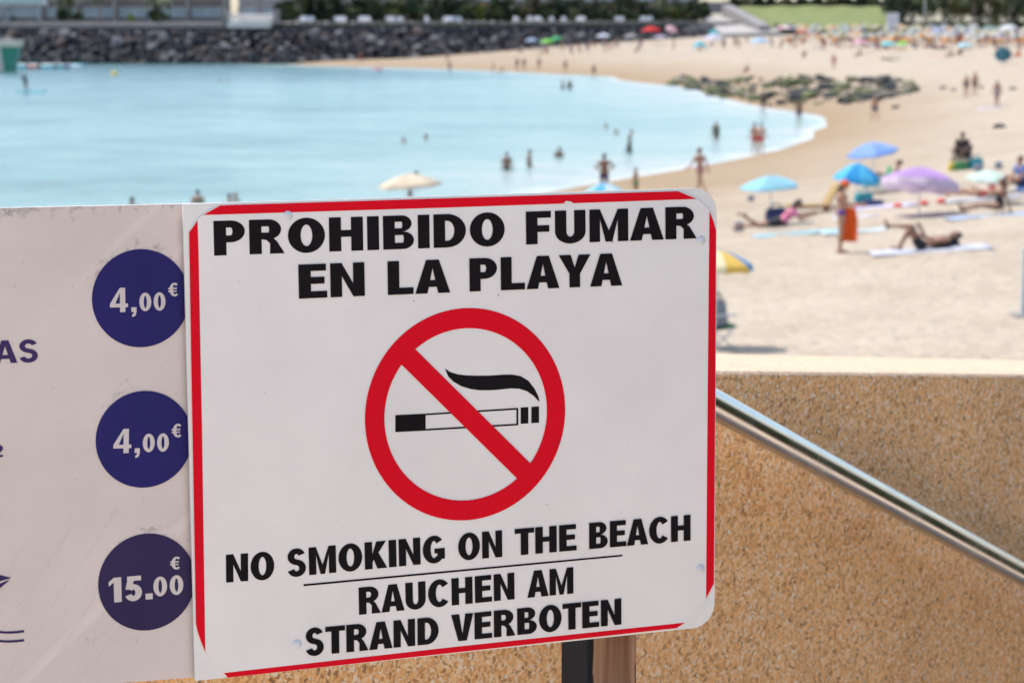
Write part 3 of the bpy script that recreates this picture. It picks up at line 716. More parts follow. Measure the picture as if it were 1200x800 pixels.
def fk(pose):
    """joint positions of a 1.7 m figure facing +Y"""
    g = lambda k, d=0.0: R(pose.get(k, d))
    J = {}
    RM = Matrix.Rotation(-g('pitch'), 3, 'X')            # pitch > 0 bows forward
    body = Matrix.Rotation(-g('bend'), 3, 'X')            # spine bend over the pelvis
    pel = Vector((0, 0, .93))
    up = lambda v: RM @ (body @ Vector(v))
    J['pelvis'] = pel
    J['waist'] = pel + RM @ Vector((0, 0, .13))
    J['chest'] = J['waist'] + up((0, .01, .22))
    J['neck'] = J['chest'] + up((0, -.01, .15))
    hd = Matrix.Rotation(-g('nod'), 3, 'X')
    hz = Matrix.Rotation(g('turn'), 3, 'Z')
    Hm = RM @ body @ hz @ hd
    J['head0'] = J['neck'] + Hm @ Vector((0, .015, .085))
    J['head'] = J['neck'] + Hm @ Vector((0, .02, .165))
    J['Hm'] = Hm
    for sgn, k in ((-1, 'l'), (1, 'r')):
        J['sh' + k] = J['chest'] + up((sgn * .175, -.005, .10))
        fl, ab, el = g('sh_' + k, g('arm') * 57.3 if 0 else pose.get('sh', 4)), g('ab_' + k, pose.get('ab', 10)), g('el_' + k, pose.get('el', 14))
        tw = g('tw_' + k, pose.get('tw', 0))
        A = RM @ body @ Matrix.Rotation(fl, 3, 'X') @ Matrix.Rotation(-sgn * ab, 3, 'Y')
        J['el' + k] = J['sh' + k] + A @ Vector((0, 0, -.29))
        B = A @ Matrix.Rotation(sgn * tw, 3, 'Z') @ Matrix.Rotation(el, 3, 'X')
        J['wr' + k] = J['el' + k] + B @ Vector((0, 0, -.25))
        J['Hand' + k] = (J['wr' + k], B, sgn)
        J['hip' + k] = pel + RM @ Vector((sgn * .085, 0, -.04))
        hf, ha, kn = g('hip_' + k, pose.get('hip', 0)), g('hab_' + k, pose.get('hab', 3)), g('kn_' + k, pose.get('kn', 3))
        T = RM @ Matrix.Rotation(hf, 3, 'X') @ Matrix.Rotation(-sgn * ha, 3, 'Y')
        J['kn' + k] = J['hip' + k] + T @ Vector((0, 0, -.43))
        Sm = T @ Matrix.Rotation(-kn, 3, 'X')
        J['an' + k] = J['kn' + k] + Sm @ Vector((0, 0, -.42))
        Fm = Sm @ Matrix.Rotation(g('ft_' + k, pose.get('ft', 0)), 3, 'X')
        J['heel' + k] = J['an' + k] + Fm @ Vector((0, -.045, -.035))
        J['toe' + k] = J['an' + k] + Fm @ Vector((0, .155, -.045))
    return J
def make_body(name, pose, female=False):
    J = fk(pose); mb = MB(); segs = []
    def cap(a, b, ra, rb, tagname, n=12, flat=1.0):
        a, b = Vector(a), Vector(b); d = b - a
        pts = [a - d.normalized() * ra * .9] + [a - d.normalized() * ra * .6] + [a + d * t for t in (0, .25, .5, .75, 1)] + [b + d.normalized() * rb * .6, b + d.normalized() * rb * .9]
        rs = [ra * .4, ra * .8] + [ra + (rb - ra) * t for t in (0, .25, .5, .75, 1)] + [rb * .8, rb * .4]
        mb.tube(pts, rs, n); segs.append((tagname, a, b))
    hipw, wst, shw = (.128, .100, .115) if female else (.115, .112, .13)
    RM = (J['waist'] - J['pelvis']).normalized()
    side = Vector((1, 0, 0))
    def torso(c, rx, ry, rz, ax):
        z = ax.normalized(); y = z.cross(side).normalized(); x = y.cross(z)
        M = Matrix((x, y, z)).transposed().to_4x4(); mb.ell(c, (rx, ry, rz), 16, 10, M=M)
    ax1, ax2 = J['waist'] - J['pelvis'], J['neck'] - J['chest']
    torso(J['pelvis'] - ax1 * .05, .165 if female else .155, .112, .13, ax1); segs.append(('pelvis', J['pelvis'] - ax1 * .6, J['pelvis'] + ax1 * .3))
    torso(J['waist'] + (J['chest'] - J['waist']) * .15, .128 if female else .145, .096, .17, J['chest'] - J['pelvis']); segs.append(('waist', J['waist'], (J['waist'] + J['chest']) / 2))
    torso(J['chest'], .158 if female else .178, .112, .175, ax2); segs.append(('chest', (J['waist'] + J['chest']) / 2, J['chest'] + ax2 * .5))
    if female:
        y = ax2.normalized().cross(side).normalized()
        for s_ in (-1, 1): mb.ell(J['chest'] + side * .075 * s_ - y * -.0 + (-y if (-y).dot((J['Hm'] @ Vector((0, 1, 0)))) > 0 else y) * .075, (.062, .062, .06), 10, 8)
    cap(J['chest'] + ax2 * .55, J['neck'] + (J['head0'] - J['neck']) * .5, .062, .05, 'neck')
    Hm = J['Hm'].to_4x4(); hc = J['head']
    mb.ell(hc, (.072, .092, .105), 16, 12, M=Hm)                                 # skull
    mb.ell(hc + J['Hm'] @ Vector((0, .028, -.055)), (.052, .060, .062), 12, 8, M=Hm)   # jaw
    mb.ell(hc + J['Hm'] @ Vector((0, .098, -.022)), (.014, .022, .024), 8, 6, M=Hm)    # nose
    mb.ell(hc + J['Hm'] @ Vector((0, .084, -.062)), (.024, .012, .012), 8, 6, M=Hm)    # mouth
    for s_ in (-1, 1): mb.ell(hc + J['Hm'] @ Vector((.074 * s_, -.005, -.012)), (.012, .022, .032), 8, 6, M=Hm)   # ears
    segs.append(('head', J['head0'], J['head'] + (J['head'] - J['head0']) * .8))
    for k in 'lr':
        cap(J['chest'] + (J['sh' + k] - J['chest']) * .75, J['sh' + k], .062, .058, 'shoulder')
        cap(J['sh' + k], J['el' + k], .052, .040, 'uparm' + k); cap(J['el' + k], J['wr' + k], .040, .028, 'forearm' + k)
        w, B, sgn = J['Hand' + k]
        palm = w + B @ Vector((0, 0, -.05)); mb.ell(palm, (.019, .040, .055), 10, 8, M=B.to_4x4())
        segs.append(('hand' + k, w, w + B @ Vector((0, 0, -.18))))
        for fi, (fy, ln) in enumerate(((-.032, .062), (-.012, .075), (.010, .080), (.030, .070))):
            b0 = w + B @ Vector((0, fy, -.088)); b1 = b0 + B @ Vector((-.006 * sgn, fy * .15, -ln * .5)); b2 = b1 + B @ Vector((-.018 * sgn, 0, -ln * .45))
            mb.tube([b0, b1, b2], [.0105, .0095, .008], 7)
        t0 = w + B @ Vector((-.004 * sgn, .032, -.03)); mb.tube([t0, t0 + B @ Vector((-.012 * sgn, .032, -.028)), t0 + B @ Vector((-.018 * sgn, .040, -.060))], [.013, .011, .009], 7)
        th = .086 if female else .082
        cap(J['hip' + k], J['kn' + k], th, .055, 'thigh' + k); 
        cap(J['kn' + k], J['an' + k], .053, .036, 'shin' + k)
        dk = (J['an' + k] - J['kn' + k]); bk = (J['heel' + k] - J['toe' + k]).normalized()
        mb.ell(J['kn' + k] + dk * .3 + bk * .018, (.050, .050, .10), 10, 8, M=Vector((0, 0, -1)).rotation_difference(dk).to_matrix().to_4x4())
        cap(J['heel' + k], J['toe' + k], .036, .026, 'foot' + k)
    raw = mb.obj('tmp_body', SKIN[0])
    rm = raw.modifiers.new('remesh', 'REMESH'); rm.mode = 'VOXEL'; rm.voxel_size = .0135; rm.use_smooth_shade = True
    sm_ = raw.modifiers.new('smooth', 'SMOOTH'); sm_.factor = .5; sm_.iterations = 4
    dc = raw.modifiers.new('decimate', 'DECIMATE'); dc.ratio = .35
    dg = bpy.context.evaluated_depsgraph_get()
    me = bpy.data.meshes.new_from_object(raw.evaluated_get(dg)); me.name = name
    bpy.data.objects.remove(raw)
    n = len(me.vertices); co = np.empty(n * 3); me.vertices.foreach_get('co', co); co = co.reshape(-1, 3)
    nr = np.empty(n * 3); me.vertices.foreach_get('normal', nr); nr = nr.reshape(-1, 3)
    best = np.full(n, 1e9); lab = np.zeros(n, int); tpar = np.zeros(n)
    for i, (_, a, b) in enumerate(segs):
        a, b = np.array(a), np.array(b); d = b - a; t = ((co - a) @ d) / (d @ d); tc_ = np.clip(t, 0, 1)
        q = np.linalg.norm(co - (a + tc_[:, None] * d), axis=1)
        m_ = q < best; best[m_] = q[m_]; lab[m_] = i; tpar[m_] = t[m_]
    zmin = co[:, 2].min()
    co[:, 2] -= zmin; me.vertices.foreach_set('co', co.ravel()); me.polygons.foreach_set('use_smooth', [True] * len(me.polygons)); me.update()
    return dict(me=me, co=co, nr=nr, lab=lab, t=tpar, names=[s_[0] for s_ in segs], J=J, z=zmin, polys=[tuple(p.vertices) for p in me.polygons])
def garment(B, name, pick, m, off=.010):
    ok = np.zeros(len(B['co']), bool)
    for i, nm in enumerate(B['names']):
        for key, lo, hi in pick:
            if nm.startswith(key): ok |= (B['lab'] == i) & (B['t'] >= lo) & (B['t'] <= hi)
    fs = [p for p in B['polys'] if all(ok[i] for i in p)]
    if not fs: return None
    used = sorted({i for p in fs for i in p}); mp = {j: i for i, j in enumerate(used)}
    return mesh(name, B['co'][used] + B['nr'][used] * off, [tuple(mp[i] for i in p) for p in fs], m, True)
def hair_mesh(B, m, style):
    J = B['J']; H = J['Hm']; hc = J['head'] - Vector((0, 0, B['z'])); mb = MB()
    mb.ell(hc + H @ Vector((0, -.018, .018)), (.081, .090, .100), 14, 10, M=H.to_4x4())
    if style == 'long': mb.ell(hc + H @ Vector((0, -.075, -.10)), (.070, .040, .16), 12, 8, M=H.to_4x4())
    if style == 'bun': mb.ell(hc + H @ Vector((0, -.09, .07)), (.042, .042, .042), 10, 8)
    me = mb.me('hair', m, True)
    return me
def hat_mesh(B, m, brim=.10):
    J = B['J']; H = J['Hm'].to_4x4(); hc = J['head'] - Vector((0, 0, B['z'])); mb = MB()
    mb.ell(hc + J['Hm'] @ Vector((0, -.005, .045)), (.088, .105, .085), 16, 8, M=H)
    n = 20; V, Fc = [], []
    for k in range(n):
        a = 2 * math.pi * k / n
        for rr, z in ((.082, .05), (.082 + brim, .028), (.082 + brim, .022), (.082, .044)):
            V.append(hc + J['Hm'] @ Vector((rr * math.cos(a), (rr + .015) * math.sin(a), z)))
    for k in range(n):
        k2 = (k + 1) % n
        for j in range(4): Fc.append((k * 4 + j, k2 * 4 + j, k2 * 4 + (j + 1) % 4, k * 4 + (j + 1) % 4))
    mb.add(V, Fc)
    return mb.me('hat', m, True)

POSES = {
 'stand': dict(sh=5, ab=11, el=16, sh_l=8, hip_l=4, kn_l=7, hip_r=-2),
 'relaxed': dict(sh=-6, ab=16, el=30, hip_l=8, kn_l=14, hip_r=-3, turn=25, nod=10),
 'walk': dict(sh_l=28, sh_r=-24, el=22, hip_l=-18, kn_l=14, hip_r=24, kn_r=8, ft_l=-8, pitch=3),
 'run': dict(sh_l=38, sh_r=-34, el=70, hip_l=-22, kn_l=38, hip_r=36, kn_r=24, pitch=8),
 'akimbo': dict(sh=-12, ab=42, el=98, tw=78, hip_l=3, kn_l=6),
 'towel': dict(sh_l=22, sh_r=30, ab=6, el=62, hip_l=2, kn_l=5, nod=14),
 'paddle': dict(sh_l=52, sh_r=70, ab=8, el=28, hip=12, kn=18, pitch=10),
 'sit': dict(pitch=-14, bend=22, hip=106, kn=92, hab=7, sh=34, ab=10, el=44, ft=-12),
 'sit_out': dict(pitch=-22, bend=12, hip=76, kn=24, hab=6, sh=-32, ab=18, el=12),
 'recline': dict(pitch=-52, bend=18, hip=50, kn=42, hab=5, sh=16, ab=14, el=40, nod=14),
 'knees_up': dict(pitch=-80, bend=8, hip_l=66, kn_l=124, hip_r=84, kn_r=72, hab=4, sh=14, ab=14, el=70, el_l=30, ft=-10),
 'supine': dict(pitch=-88, hip_l=5, hip_r=14, kn_l=6, kn_r=30, hab=7, sh=4, ab=20, el=16, ft=-25),
 'prone': dict(pitch=88, bend=-8, hip=-2, kn=4, hab=7, sh=150, ab=24, el=70, ft=-60, turn=50),
 'propped': dict(pitch=72, bend=-34, hip=-4, kn_l=4, kn_r=52, hab=6, sh=72, ab=12, el=84, ft=-55, nod=-12),
}
BODIES = {}
def body(pose, female):
    k = (pose, female)
    if k not in BODIES: BODIES[k] = make_body('person_body', POSES[pose], female)
    return BODIES[k]
PCACHE = {}
def person(p, rz, pose, label, group=None, female=False, skin=0, hair=0, style='short', wear='trunks', wc='navy', hat=None, hc='straw', h=1.0, sink=0.0, name='person', top=None, bulk=1.09):
    """p: where the feet (or the lowest point) stand; sink lowers the figure into the water"""
    B = body(pose, female)
    key = (pose, female, skin, hair, style, wear, wc, hat, hc, top)
    o = thing(name, label, 'person', (p[0], p[1], p[2] - sink - .006), rz, group)
    o.scale = (h * bulk, h * bulk, h)
    if key not in PCACHE:
        me = B['me'].copy(); me.materials.clear(); me.materials.append(SKIN[skin])
        parts = [('body', me)]
        if hat: parts.append(('hat', hat_mesh(B, CLOTH[hc], .10 if hat == 'sun' else .02)))
        if not hat or style == 'long': parts.append(('hair', hair_mesh(B, HAIR[hair], style)))
        if wear == 'trunks': parts.append(('swim_trunks', garment(B, 'swim_trunks', [('pelvis', -.3, 1.0), ('thigh', -1, .5)], CLOTH[wc], .014)))
        elif wear == 'bikini':
            parts.append(('bikini_bottom', garment(B, 'bikini_bottom', [('pelvis', -.3, .75), ('thigh', -1, .02)], CLOTH[wc], .008)))
            parts.append(('bikini_top', garment(B, 'bikini_top', [('chest', .05, .42)], CLOTH[wc], .008)))
        elif wear == 'swimsuit': parts.append(('swimsuit', garment(B, 'swimsuit', [('pelvis', -.3, 2), ('thigh', -1, .02), ('waist', -1, 2), ('chest', -1, .6)], CLOTH[wc], .008)))
        elif wear == 'dress': parts.append(('clothes', garment(B, 'clothes', [('pelvis', -1, 2), ('thigh', -1, .7), ('waist', -1, 2), ('chest', -1, 1), ('shoulder', -1, 2)], CLOTH[wc], .016)))
        if top: parts.append(('shirt', garment(B, 'shirt', [('waist', -1, 2), ('chest', -1, 1.2), ('shoulder', -1, 2), ('uparm', -1, .6)], CLOTH[top], .016)))
        J = B['J']
        ey = MB()
        for s_ in (-1, 1):
            e_ = MB().ell(J['head'] - Vector((0, 0, B['z'])) + J['Hm'] @ Vector((.030 * s_, .083, -.002)), (.011, .008, .008), 8, 6)
            parts.append(('eye', e_.me('eye', EYE, True)))
        PCACHE[key] = [(n_, m_) for n_, m_ in parts if m_]
    for n_, m_ in PCACHE[key]: link(n_, m_, o)
    return o
def facing(deg): return R(deg)     # 0 faces away from the lens, 90 faces the sea, 180 faces the lens, -90 faces inland

# ------------------------------------------------------------------ parasols and beach things
def canopy_mats(cols, trans=.35): return [mat('canopy_%d_%d_%d' % tuple(int(v * 999) for v in c), c, .8, .06, 3, trans=trans) for c in cols]
POLE = mat('pole_white', (.60, .60, .58), .4, .08); POLEW = mat('pole_wood', (.25, .15, .08), .6, .2)
UM = {}
def parasol_meshes(cols, r, rise, val, n=8, skirt=None):
    k = (tuple(cols), r, rise, val, skirt, n)
    if k in UM: return UM[k]
    if len(cols) == 1: cols = [cols[0], tuple(v * .86 for v in cols[0])]
    V, Fc, mi = [], [], []
    rows, sub = 7, 4
    for i in range(rows + 1):
        t = i / rows
        for j in range(n * sub):
            a = 2 * math.pi * j / (n * sub); ph = (j % sub) / sub
            sag = 1 - .12 * math.sin(math.pi * ph) * t
            V.append((r * t * sag * math.cos(a), r * t * sag * math.sin(a), rise * (1 - t ** 1.6) - .05 * math.sin(math.pi * ph) * t * (1.3 - t)))
    m = n * sub
    for i in range(rows):
        for j in range(m):
            j2 = (j + 1) % m
            Fc.append((i * m + j, (i + 1) * m + j, (i + 1) * m + j2, i * m + j2)); mi.append((j // sub) % len(cols))
    if val:    # hanging edge strip
        b0 = len(V)
        for j in range(m):
            x, y, z = V[rows * m + j]; V.append((x * 1.005, y * 1.005, z - val * (1 - .35 * math.sin(math.pi * (j % sub) / sub))))
        for j in range(m):
            j2 = (j + 1) % m; Fc.append((rows * m + j, b0 + j, b0 + j2, rows * m + j2)); mi.append(len(cols) if skirt else (j // sub) % len(cols))
    cm = mesh('canopy', V, Fc, canopy_mats(list(cols) + ([skirt] if skirt else [])), True, mi)
    rb = MB().tube([(0, 0, rise - .03), (r * .5, 0, rise * .66), (r * .98, 0, .0)], .008, 5).me('rib', POLE)
    UM[k] = (cm, rb); return UM[k]
def parasol(p, label, cols, r=1.0, hgt=2.0, rise=.42, val=.10, tilt=(0, 0), group=None, spin=0, ribs=True, name='beach_parasol', pole=POLE, skirt=None, panels=8):
    cm, rb = parasol_meshes(cols, round(r, 2), rise, val, panels, skirt)
    o = thing(name, label, 'parasol', (p[0], p[1], p[2] - .03), 0, group)
    MB().tube([(0, 0, -.25), (0, 0, hgt * .55)], .019, 8).obj('pole', pole, o, True)
    E_ = Euler((R(tilt[0]), R(tilt[1]), 0)).to_matrix().to_4x4()
    j = Vector((0, 0, hgt * .55)); top = j + E_.to_3x3() @ Vector((0, 0, hgt * .45))
    MB().tube([j, top], .015, 8).obj('upper_pole', pole, o, True)
    c = link('canopy', cm, o); c.matrix_local = Matrix.Translation(top) @ E_ @ Matrix.Translation((0, 0, -rise + .02)) @ Matrix.Rotation(spin, 4, 'Z')
    if ribs:
        for k in range(panels):
            q = link('rib', rb, c); q.rotation_euler = (0, 0, k * 2 * math.pi / panels); q.location = (0, 0, -.012)
    MB().ell(top + E_.to_3x3() @ Vector((0, 0, .05)), (.022, .022, .045), 8, 6).obj('finial', pole, o, True)
    return o
def towel(p, label, m, rz=0, L=1.8, Wd=.9, group=None, name='beach_towel'):
    V, Fc = [], []; nx, ny = 14, 8
    rs = random.Random(int(abs(p[0] * 31 + p[1] * 7)))
    a, b = rs.uniform(0, 6), rs.uniform(0, 6)
    ca, sa_ = math.cos(rz), math.sin(rz)
    for lay in (0, -.008):
        for i in range(nx + 1):
            for j in range(ny + 1):
                x, y = (i / nx - .5) * L, (j / ny - .5) * Wd
                wx_, wy_ = p[0] + x * ca - y * sa_, p[1] + x * sa_ + y * ca
                z = float(sand_z(wx_, wy_)[0]) - p[2]
                V.append((x, y, z + .035 + lay + .012 * math.sin(x * 7 + a) * math.sin(y * 6 + b)))
    n1 = (nx + 1) * (ny + 1)
    for i in range(nx):
        for j in range(ny):
            q = i * (ny + 1) + j; Fc.append((q, q + ny + 1, q + ny + 2, q + 1)); Fc.append((n1 + q, n1 + q + 1, n1 + q + ny + 2, n1 + q + ny + 1))
    edge = [i * (ny + 1) for i in range(nx + 1)] + [nx * (ny + 1) + j for j in range(1, ny + 1)] + [i * (ny + 1) + ny for i in range(nx - 1, -1, -1)] + [j for j in range(ny - 1, 0, -1)]
    for k in range(len(edge)):
        k2 = edge[(k + 1) % len(edge)]; Fc.append((edge[k], n1 + edge[k], n1 + k2, k2))
    o = link(name, mesh('beach_towel', V, Fc, m, True), None, p, (0, 0, rz)); return tag(o, label, 'towel', group)
LM = {}
def lounger(p, rz, label, fab, frame, group=None, back=48, name='sun_lounger', low=False):
    """padded lounger: frame, legs, seat and raised back"""
    k = (fab.name, frame.name, back, low); zf = .16 if low else .32
    if k not in LM:
        fr = MB()
        for y in (-.30, .30): fr.box((.0, y, zf), (1.85, .035, .04), bev=.008)
        for x in (-.9, .2, .9): fr.box((x, 0, zf), (.035, .57, .034), bev=.006)
        leg = MB().box((0, 0, zf / 2), (.04, .04, zf), bev=.006)
        se = MB().box((-.32, 0, zf + .055), (1.2, .58, .07), bev=.025)
        cb, sb_ = math.cos(R(back)), math.sin(R(back))
        M = Matrix.Translation((.30, 0, zf + .04)) @ Matrix.Rotation(-R(back), 4, 'Y')
        bk = MB().box((.36, 0, .02), (.74, .58, .07), bev=.025, M=M)
        stt = MB().tube([(.30 + .5 * cb, 0, zf + .04 + .5 * sb_), (.72, 0, zf)], .013, 6)
        LM[k] = [('frame', fr.me('frame', frame)), ('seat_pad', se.me('seat_pad', fab, True)), ('backrest', bk.me('backrest', fab, True)), ('strut', stt.me('strut', frame))], leg.me('leg', frame)
    o = thing(name, label, 'lounger', (p[0], p[1], p[2] - .02), rz, group)
    for n_, m_ in LM[k][0]: link(n_, m_, o)
    for x in (-.8, .8):
        for y in (-.30, .30): link('leg', LM[k][1], o, (x, y, 0))
    return o
def bag(p, label, m, sz=(.45, .28, .34), rz=0, strap=True, name='beach_bag'):
    o = thing(name, label, 'bag', (p[0], p[1], p[2] - .01), rz)
    bm = bmesh.new(); bmesh.ops.create_cube(bm, size=1); bmesh.ops.subdivide_edges(bm, edges=bm.edges[:], cuts=3, use_grid_fill=True)
    for v in bm.verts:
        z = v.co.z + .5; k = 1 - .45 * z ** 1.6; n_ = .05 * math.sin(v.co.x * 9 + v.co.y * 7 + z * 5)
        v.co = Vector((v.co.x * sz[0] * (1 - .12 * z) * (1 + n_), v.co.y * sz[1] * k * (1 + n_), z * sz[2] * (1 + n_ * .7)))
    me = bpy.data.meshes.new('bag_body'); bm.to_mesh(me); bm.free(); me.materials.append(m); me.polygons.foreach_set('use_smooth', [True] * len(me.polygons))
    s_ = link('bag_body', me, o); sb = s_.modifiers.new('sub', 'SUBSURF'); sb.levels = sb.render_levels = 1
    if strap:
        for y in (-.05, .05): MB().tube([(sz[0] * .28 * math.cos(a), y, sz[2] * .93 + .16 * math.sin(a)) for a in np.linspace(0, math.pi, 9)], .012, 6).obj('strap', m, o, True)
    return o
def folding_chair(p, rz, label, fab, frame, group=None, name='folding_chair'):
    o = thing(name, label, 'chair', (p[0], p[1], p[2] - .02), rz, group)
    for s_ in (-.27, .27):
        MB().tube([(s_, -.24, 0), (s_, .24, .42)], .013, 6).obj('leg', frame, o, True)
        MB().tube([(s_ * 1.06, .26, 0), (s_ * 1.06, -.22, .42), (s_ * 1.06, -.40, .92)], .013, 6).obj('leg', frame, o, True)
        MB().box((s_ * 1.06, 0, .60), (.05, .46, .03), bev=.01).obj('armrest', frame, o, True)
    V = [(x, y, z) for y, z in ((.26, .43), (.10, .385), (-.10, .37), (-.22, .42)) for x in (-.27, 0, .27)]; V += [(x, y + .012, z - .012) for x, y, z in V]
    q = [(i * 3 + j, i * 3 + j + 1, i * 3 + j + 4, i * 3 + j + 3) for i in range(3) for j in range(2)]
    link('seat', mesh('seat', V, q + [tuple(reversed([v + 12 for v in f])) for f in q], fab, True), o)
    V = [(x, y - .02 * (x == 0), z) for y, z in ((-.23, .43), (-.29, .60), (-.34, .75), (-.40, .93)) for x in (-.27, 0, .27)]; V += [(x, y - .012, z) for x, y, z in V]
    link('backrest', mesh('backrest', V, [tuple(reversed(f)) for f in q] + [tuple(v + 12 for v in f) for f in q], fab, True), o)
    return o
def ball(p, r, label, cols, group=None, name='beach_ball'):
    mb = MB()
    n = 12
    mb.ell((0, 0, r), (r, r, r), 24, 14); mb.m = [((i % 24) // 4) % len(cols) for i in range(len(mb.f))]
    o = mb.obj(name, cols, None, True, loc=(p[0], p[1], p[2] - .015)); return tag(o, label, 'ball', group)
def swim_ring(p, label, m, r=.42, group=None):
    V, Fc = [], []; n, k = 24, 10
    for i in range(n):
        for j in range(k):
            a, b = 2 * math.pi * i / n, 2 * math.pi * j / k
            V.append(((r + .14 * math.cos(b)) * math.cos(a), (r + .14 * math.cos(b)) * math.sin(a), .10 + .14 * math.sin(b)))
    for i in range(n):
        for j in range(k): Fc.append((i * k + j, ((i + 1) % n) * k + j, ((i + 1) % n) * k + (j + 1) % k, i * k + (j + 1) % k))
    return tag(link('swim_ring', mesh('swim_ring', V, Fc, m, True), None, p), label, 'swim ring', group)

# ------------------------------------------------------------------ rocks
def rock_variants(prefix, n, flat=.75):
    out = []
    for i in range(n):
        bm = bmesh.new(); bmesh.ops.create_icosphere(bm, subdivisions=2, radius=.5)
        r_ = np.random.default_rng(i + 11 * len(prefix)); D = r_.normal(size=(9, 3)); D /= np.linalg.norm(D, axis=1)[:, None]; H = r_.uniform(.24, .42, 9)
        for v in bm.verts:
            p = np.array(v.co)
            for d, h in zip(D, H):                       # chip flat facets off
                e = p @ d
                if e > h: p = p - d * (e - h) * .97
            v.co = Vector(p * (1 + r_.normal() * .02)) ; v.co.z *= flat
        me = bpy.data.meshes.new(prefix); bm.to_mesh(me); bm.free(); out.append(me)
    return out
ROCKM = [mat('basalt_%d' % i, c, .9, .3, 1.2, .5, 6) for i, c in enumerate([(.020, .020, .024), (.032, .031, .036), (.060, .058, .062), (.15, .145, .145), (.085, .060, .05), (.042, .036, .034)])]
def with_mats(vars_, mats_):
    out = []
    for m in mats_:
        for v in vars_:
            c = v.copy(); c.materials.append(m); out.append(c)
    return out
def foot(px):
    xs_ = [-150, 0, 330, 600, 700, 830]; Ys = [369, 369, 362, 409, 428, 462]; zs = [-.3, -.3, -.2, 1.2, 1.8, 2.6]; h = [5.6, 5.6, 5.4, 4.2, 3.4, 2.2]
    Y = float(np.interp(px, xs_, Ys)); return np.array([(px - 600) / F * Y * math.cos(PITCH) * 1.0105, Y, float(np.interp(px, xs_, zs))]), float(np.interp(px, xs_, h))
TERR = 6.6
bw = thing('rock_breakwater', 'bank of piled dark basalt boulders across the far end of the bay', 'breakwater', foot(300)[0])
inv = Matrix.Translation(-Vector(bw.location))
BR = with_mats(rock_variants('boulder', 6, .8), ROCKM)
V, Fc = [], []
pxs = list(range(-150, 841, 15))
for px in pxs:
    p, h = foot(px)
    for f in (0, .35, .7, 1.0): V.append(p + np.array([0, f * 11 + 1.2, f * h - .5]))
for i in range(len(pxs) - 1):
    for j in range(3): Fc.append((i * 4 + j, (i + 1) * 4 + j, (i + 1) * 4 + j + 1, i * 4 + j + 1))
o = link('boulder_core', mesh('boulder_core', V, Fc, ROCKM[0]), bw); o.matrix_parent_inverse = inv
rr2 = random.Random(3)
for row in range(5):
    px = -12.0
    while px < 835:
        p, h = foot(px)
        if row * 1.15 <= h:
            f = (row + rr2.uniform(-.25, .25) + .3) / 5
            s_ = rr2.uniform(1.3, 2.8)
            q = p + np.array([rr2.uniform(-.4, .4), f * 11 + rr2.uniform(-.6, .6), f * h + rr2.uniform(-.25, .25)])
            w8 = [5, 5, 4, 2.2, 1.6, 3] if row < 2 else [3, 3, 4, 6.5, 2.5, 3]
            mi = rr2.choices(range(6), w8)[0]
            o = link('boulder', BR[mi * 6 + rr2.randrange(6)], bw, q, (rr2.uniform(-.5, .5), rr2.uniform(-.5, .5), rr2.uniform(0, 6)), (s_ * rr2.uniform(.9, 1.35), s_, s_ * rr2.uniform(.75, 1.1)))
            o.matrix_parent_inverse = inv
        px += 13.5 + rr2.uniform(-3, 4)
fb = MB()
for k in range(900):
    px = rr2.uniform(-20, 835); p, h = foot(px); f = rr2.random(); s_ = rr2.uniform(.5, 1.2); me_ = BR[rr2.randrange(6)]
    M_ = Matrix.Translation(p + np.array([0, f * 11 - .5, f * h + .2])) @ Euler((rr2.uniform(0, 3), rr2.uniform(0, 3), rr2.uniform(0, 3))).to_matrix().to_4x4()
    fb.add([M_ @ (v.co * s_) for v in me_.vertices], [tuple(q.vertices) for q in me_.polygons], rr2.choices(range(6), [4, 4, 4, 3, 2, 3])[0])
o = fb.obj('small_boulders', ROCKM, bw); o.matrix_parent_inverse = inv; o['kind'] = 'stuff'
# weed-covered rocks on the shore
WEED = [mat('weedy_rock_%d' % i, c, .9, .45, 1.5, .5, 6) for i, c in enumerate([(.040, .042, .034), (.075, .085, .030), (.022, .024, .026), (.24, .195, .14), (.13, .14, .055)])]
WR = with_mats(rock_variants('shore_rock', 5, .55), WEED)
oc = thing('rock_outcrop', 'low outcrop of weed covered rocks between the sand and the sea', 'rocks', on_sand(930, 105))
inv = Matrix.Translation(-Vector(oc.location))
band = [(788, 97, 5), (820, 101, 9), (850, 106, 11), (880, 106, 15), (905, 108, 17), (930, 107, 17), (955, 108, 15), (980, 108, 14), (1005, 108, 14), (1030, 107, 13), (1055, 104, 8), (1075, 103, 5)]
for i in range(296):
    px = rr2.uniform(788, 1075)
    cy = float(np.interp(px, [b[0] for b in band], [b[1] for b in band])); hh = float(np.interp(px, [b[0] for b in band], [b[2] for b in band]))
    py = cy + rr2.uniform(-hh, hh)
    p = on_sand(px, py, -.15)
    s_ = rr2.choice([.5, .6, .8, 1.0, 1.2, 1.5]) * rr2.uniform(.85, 1.25)
    mi = rr2.choices(range(5), [3, 4, 3, 1.6, 3] if px < 985 else [2, 2, 4, 3, 2])[0]
    o = link('rock', WR[mi * 5 + rr2.randrange(5)], oc, (p[0], p[1], p[2] + s_ * .08), (rr2.uniform(-.3, .3), rr2.uniform(-.3, .3), rr2.uniform(0, 6)), (s_ * rr2.uniform(1, 1.7), s_ * 1.1, s_ * rr2.uniform(.7, 1.15)))
    o.matrix_parent_inverse = inv
for px, py in ((1105, 104), (1118, 106), (1172, 150), (1188, 105), (1050, 127), (1150, 103)):
    p = on_sand(px, py); tag(link('stray_rock', WR[2 * 5 + rr2.randrange(5)], None, p, (0, 0, rr2.uniform(0, 6)), .8), 'small dark rock lying alone on the open sand', 'rock', 'stray rocks on the sand')

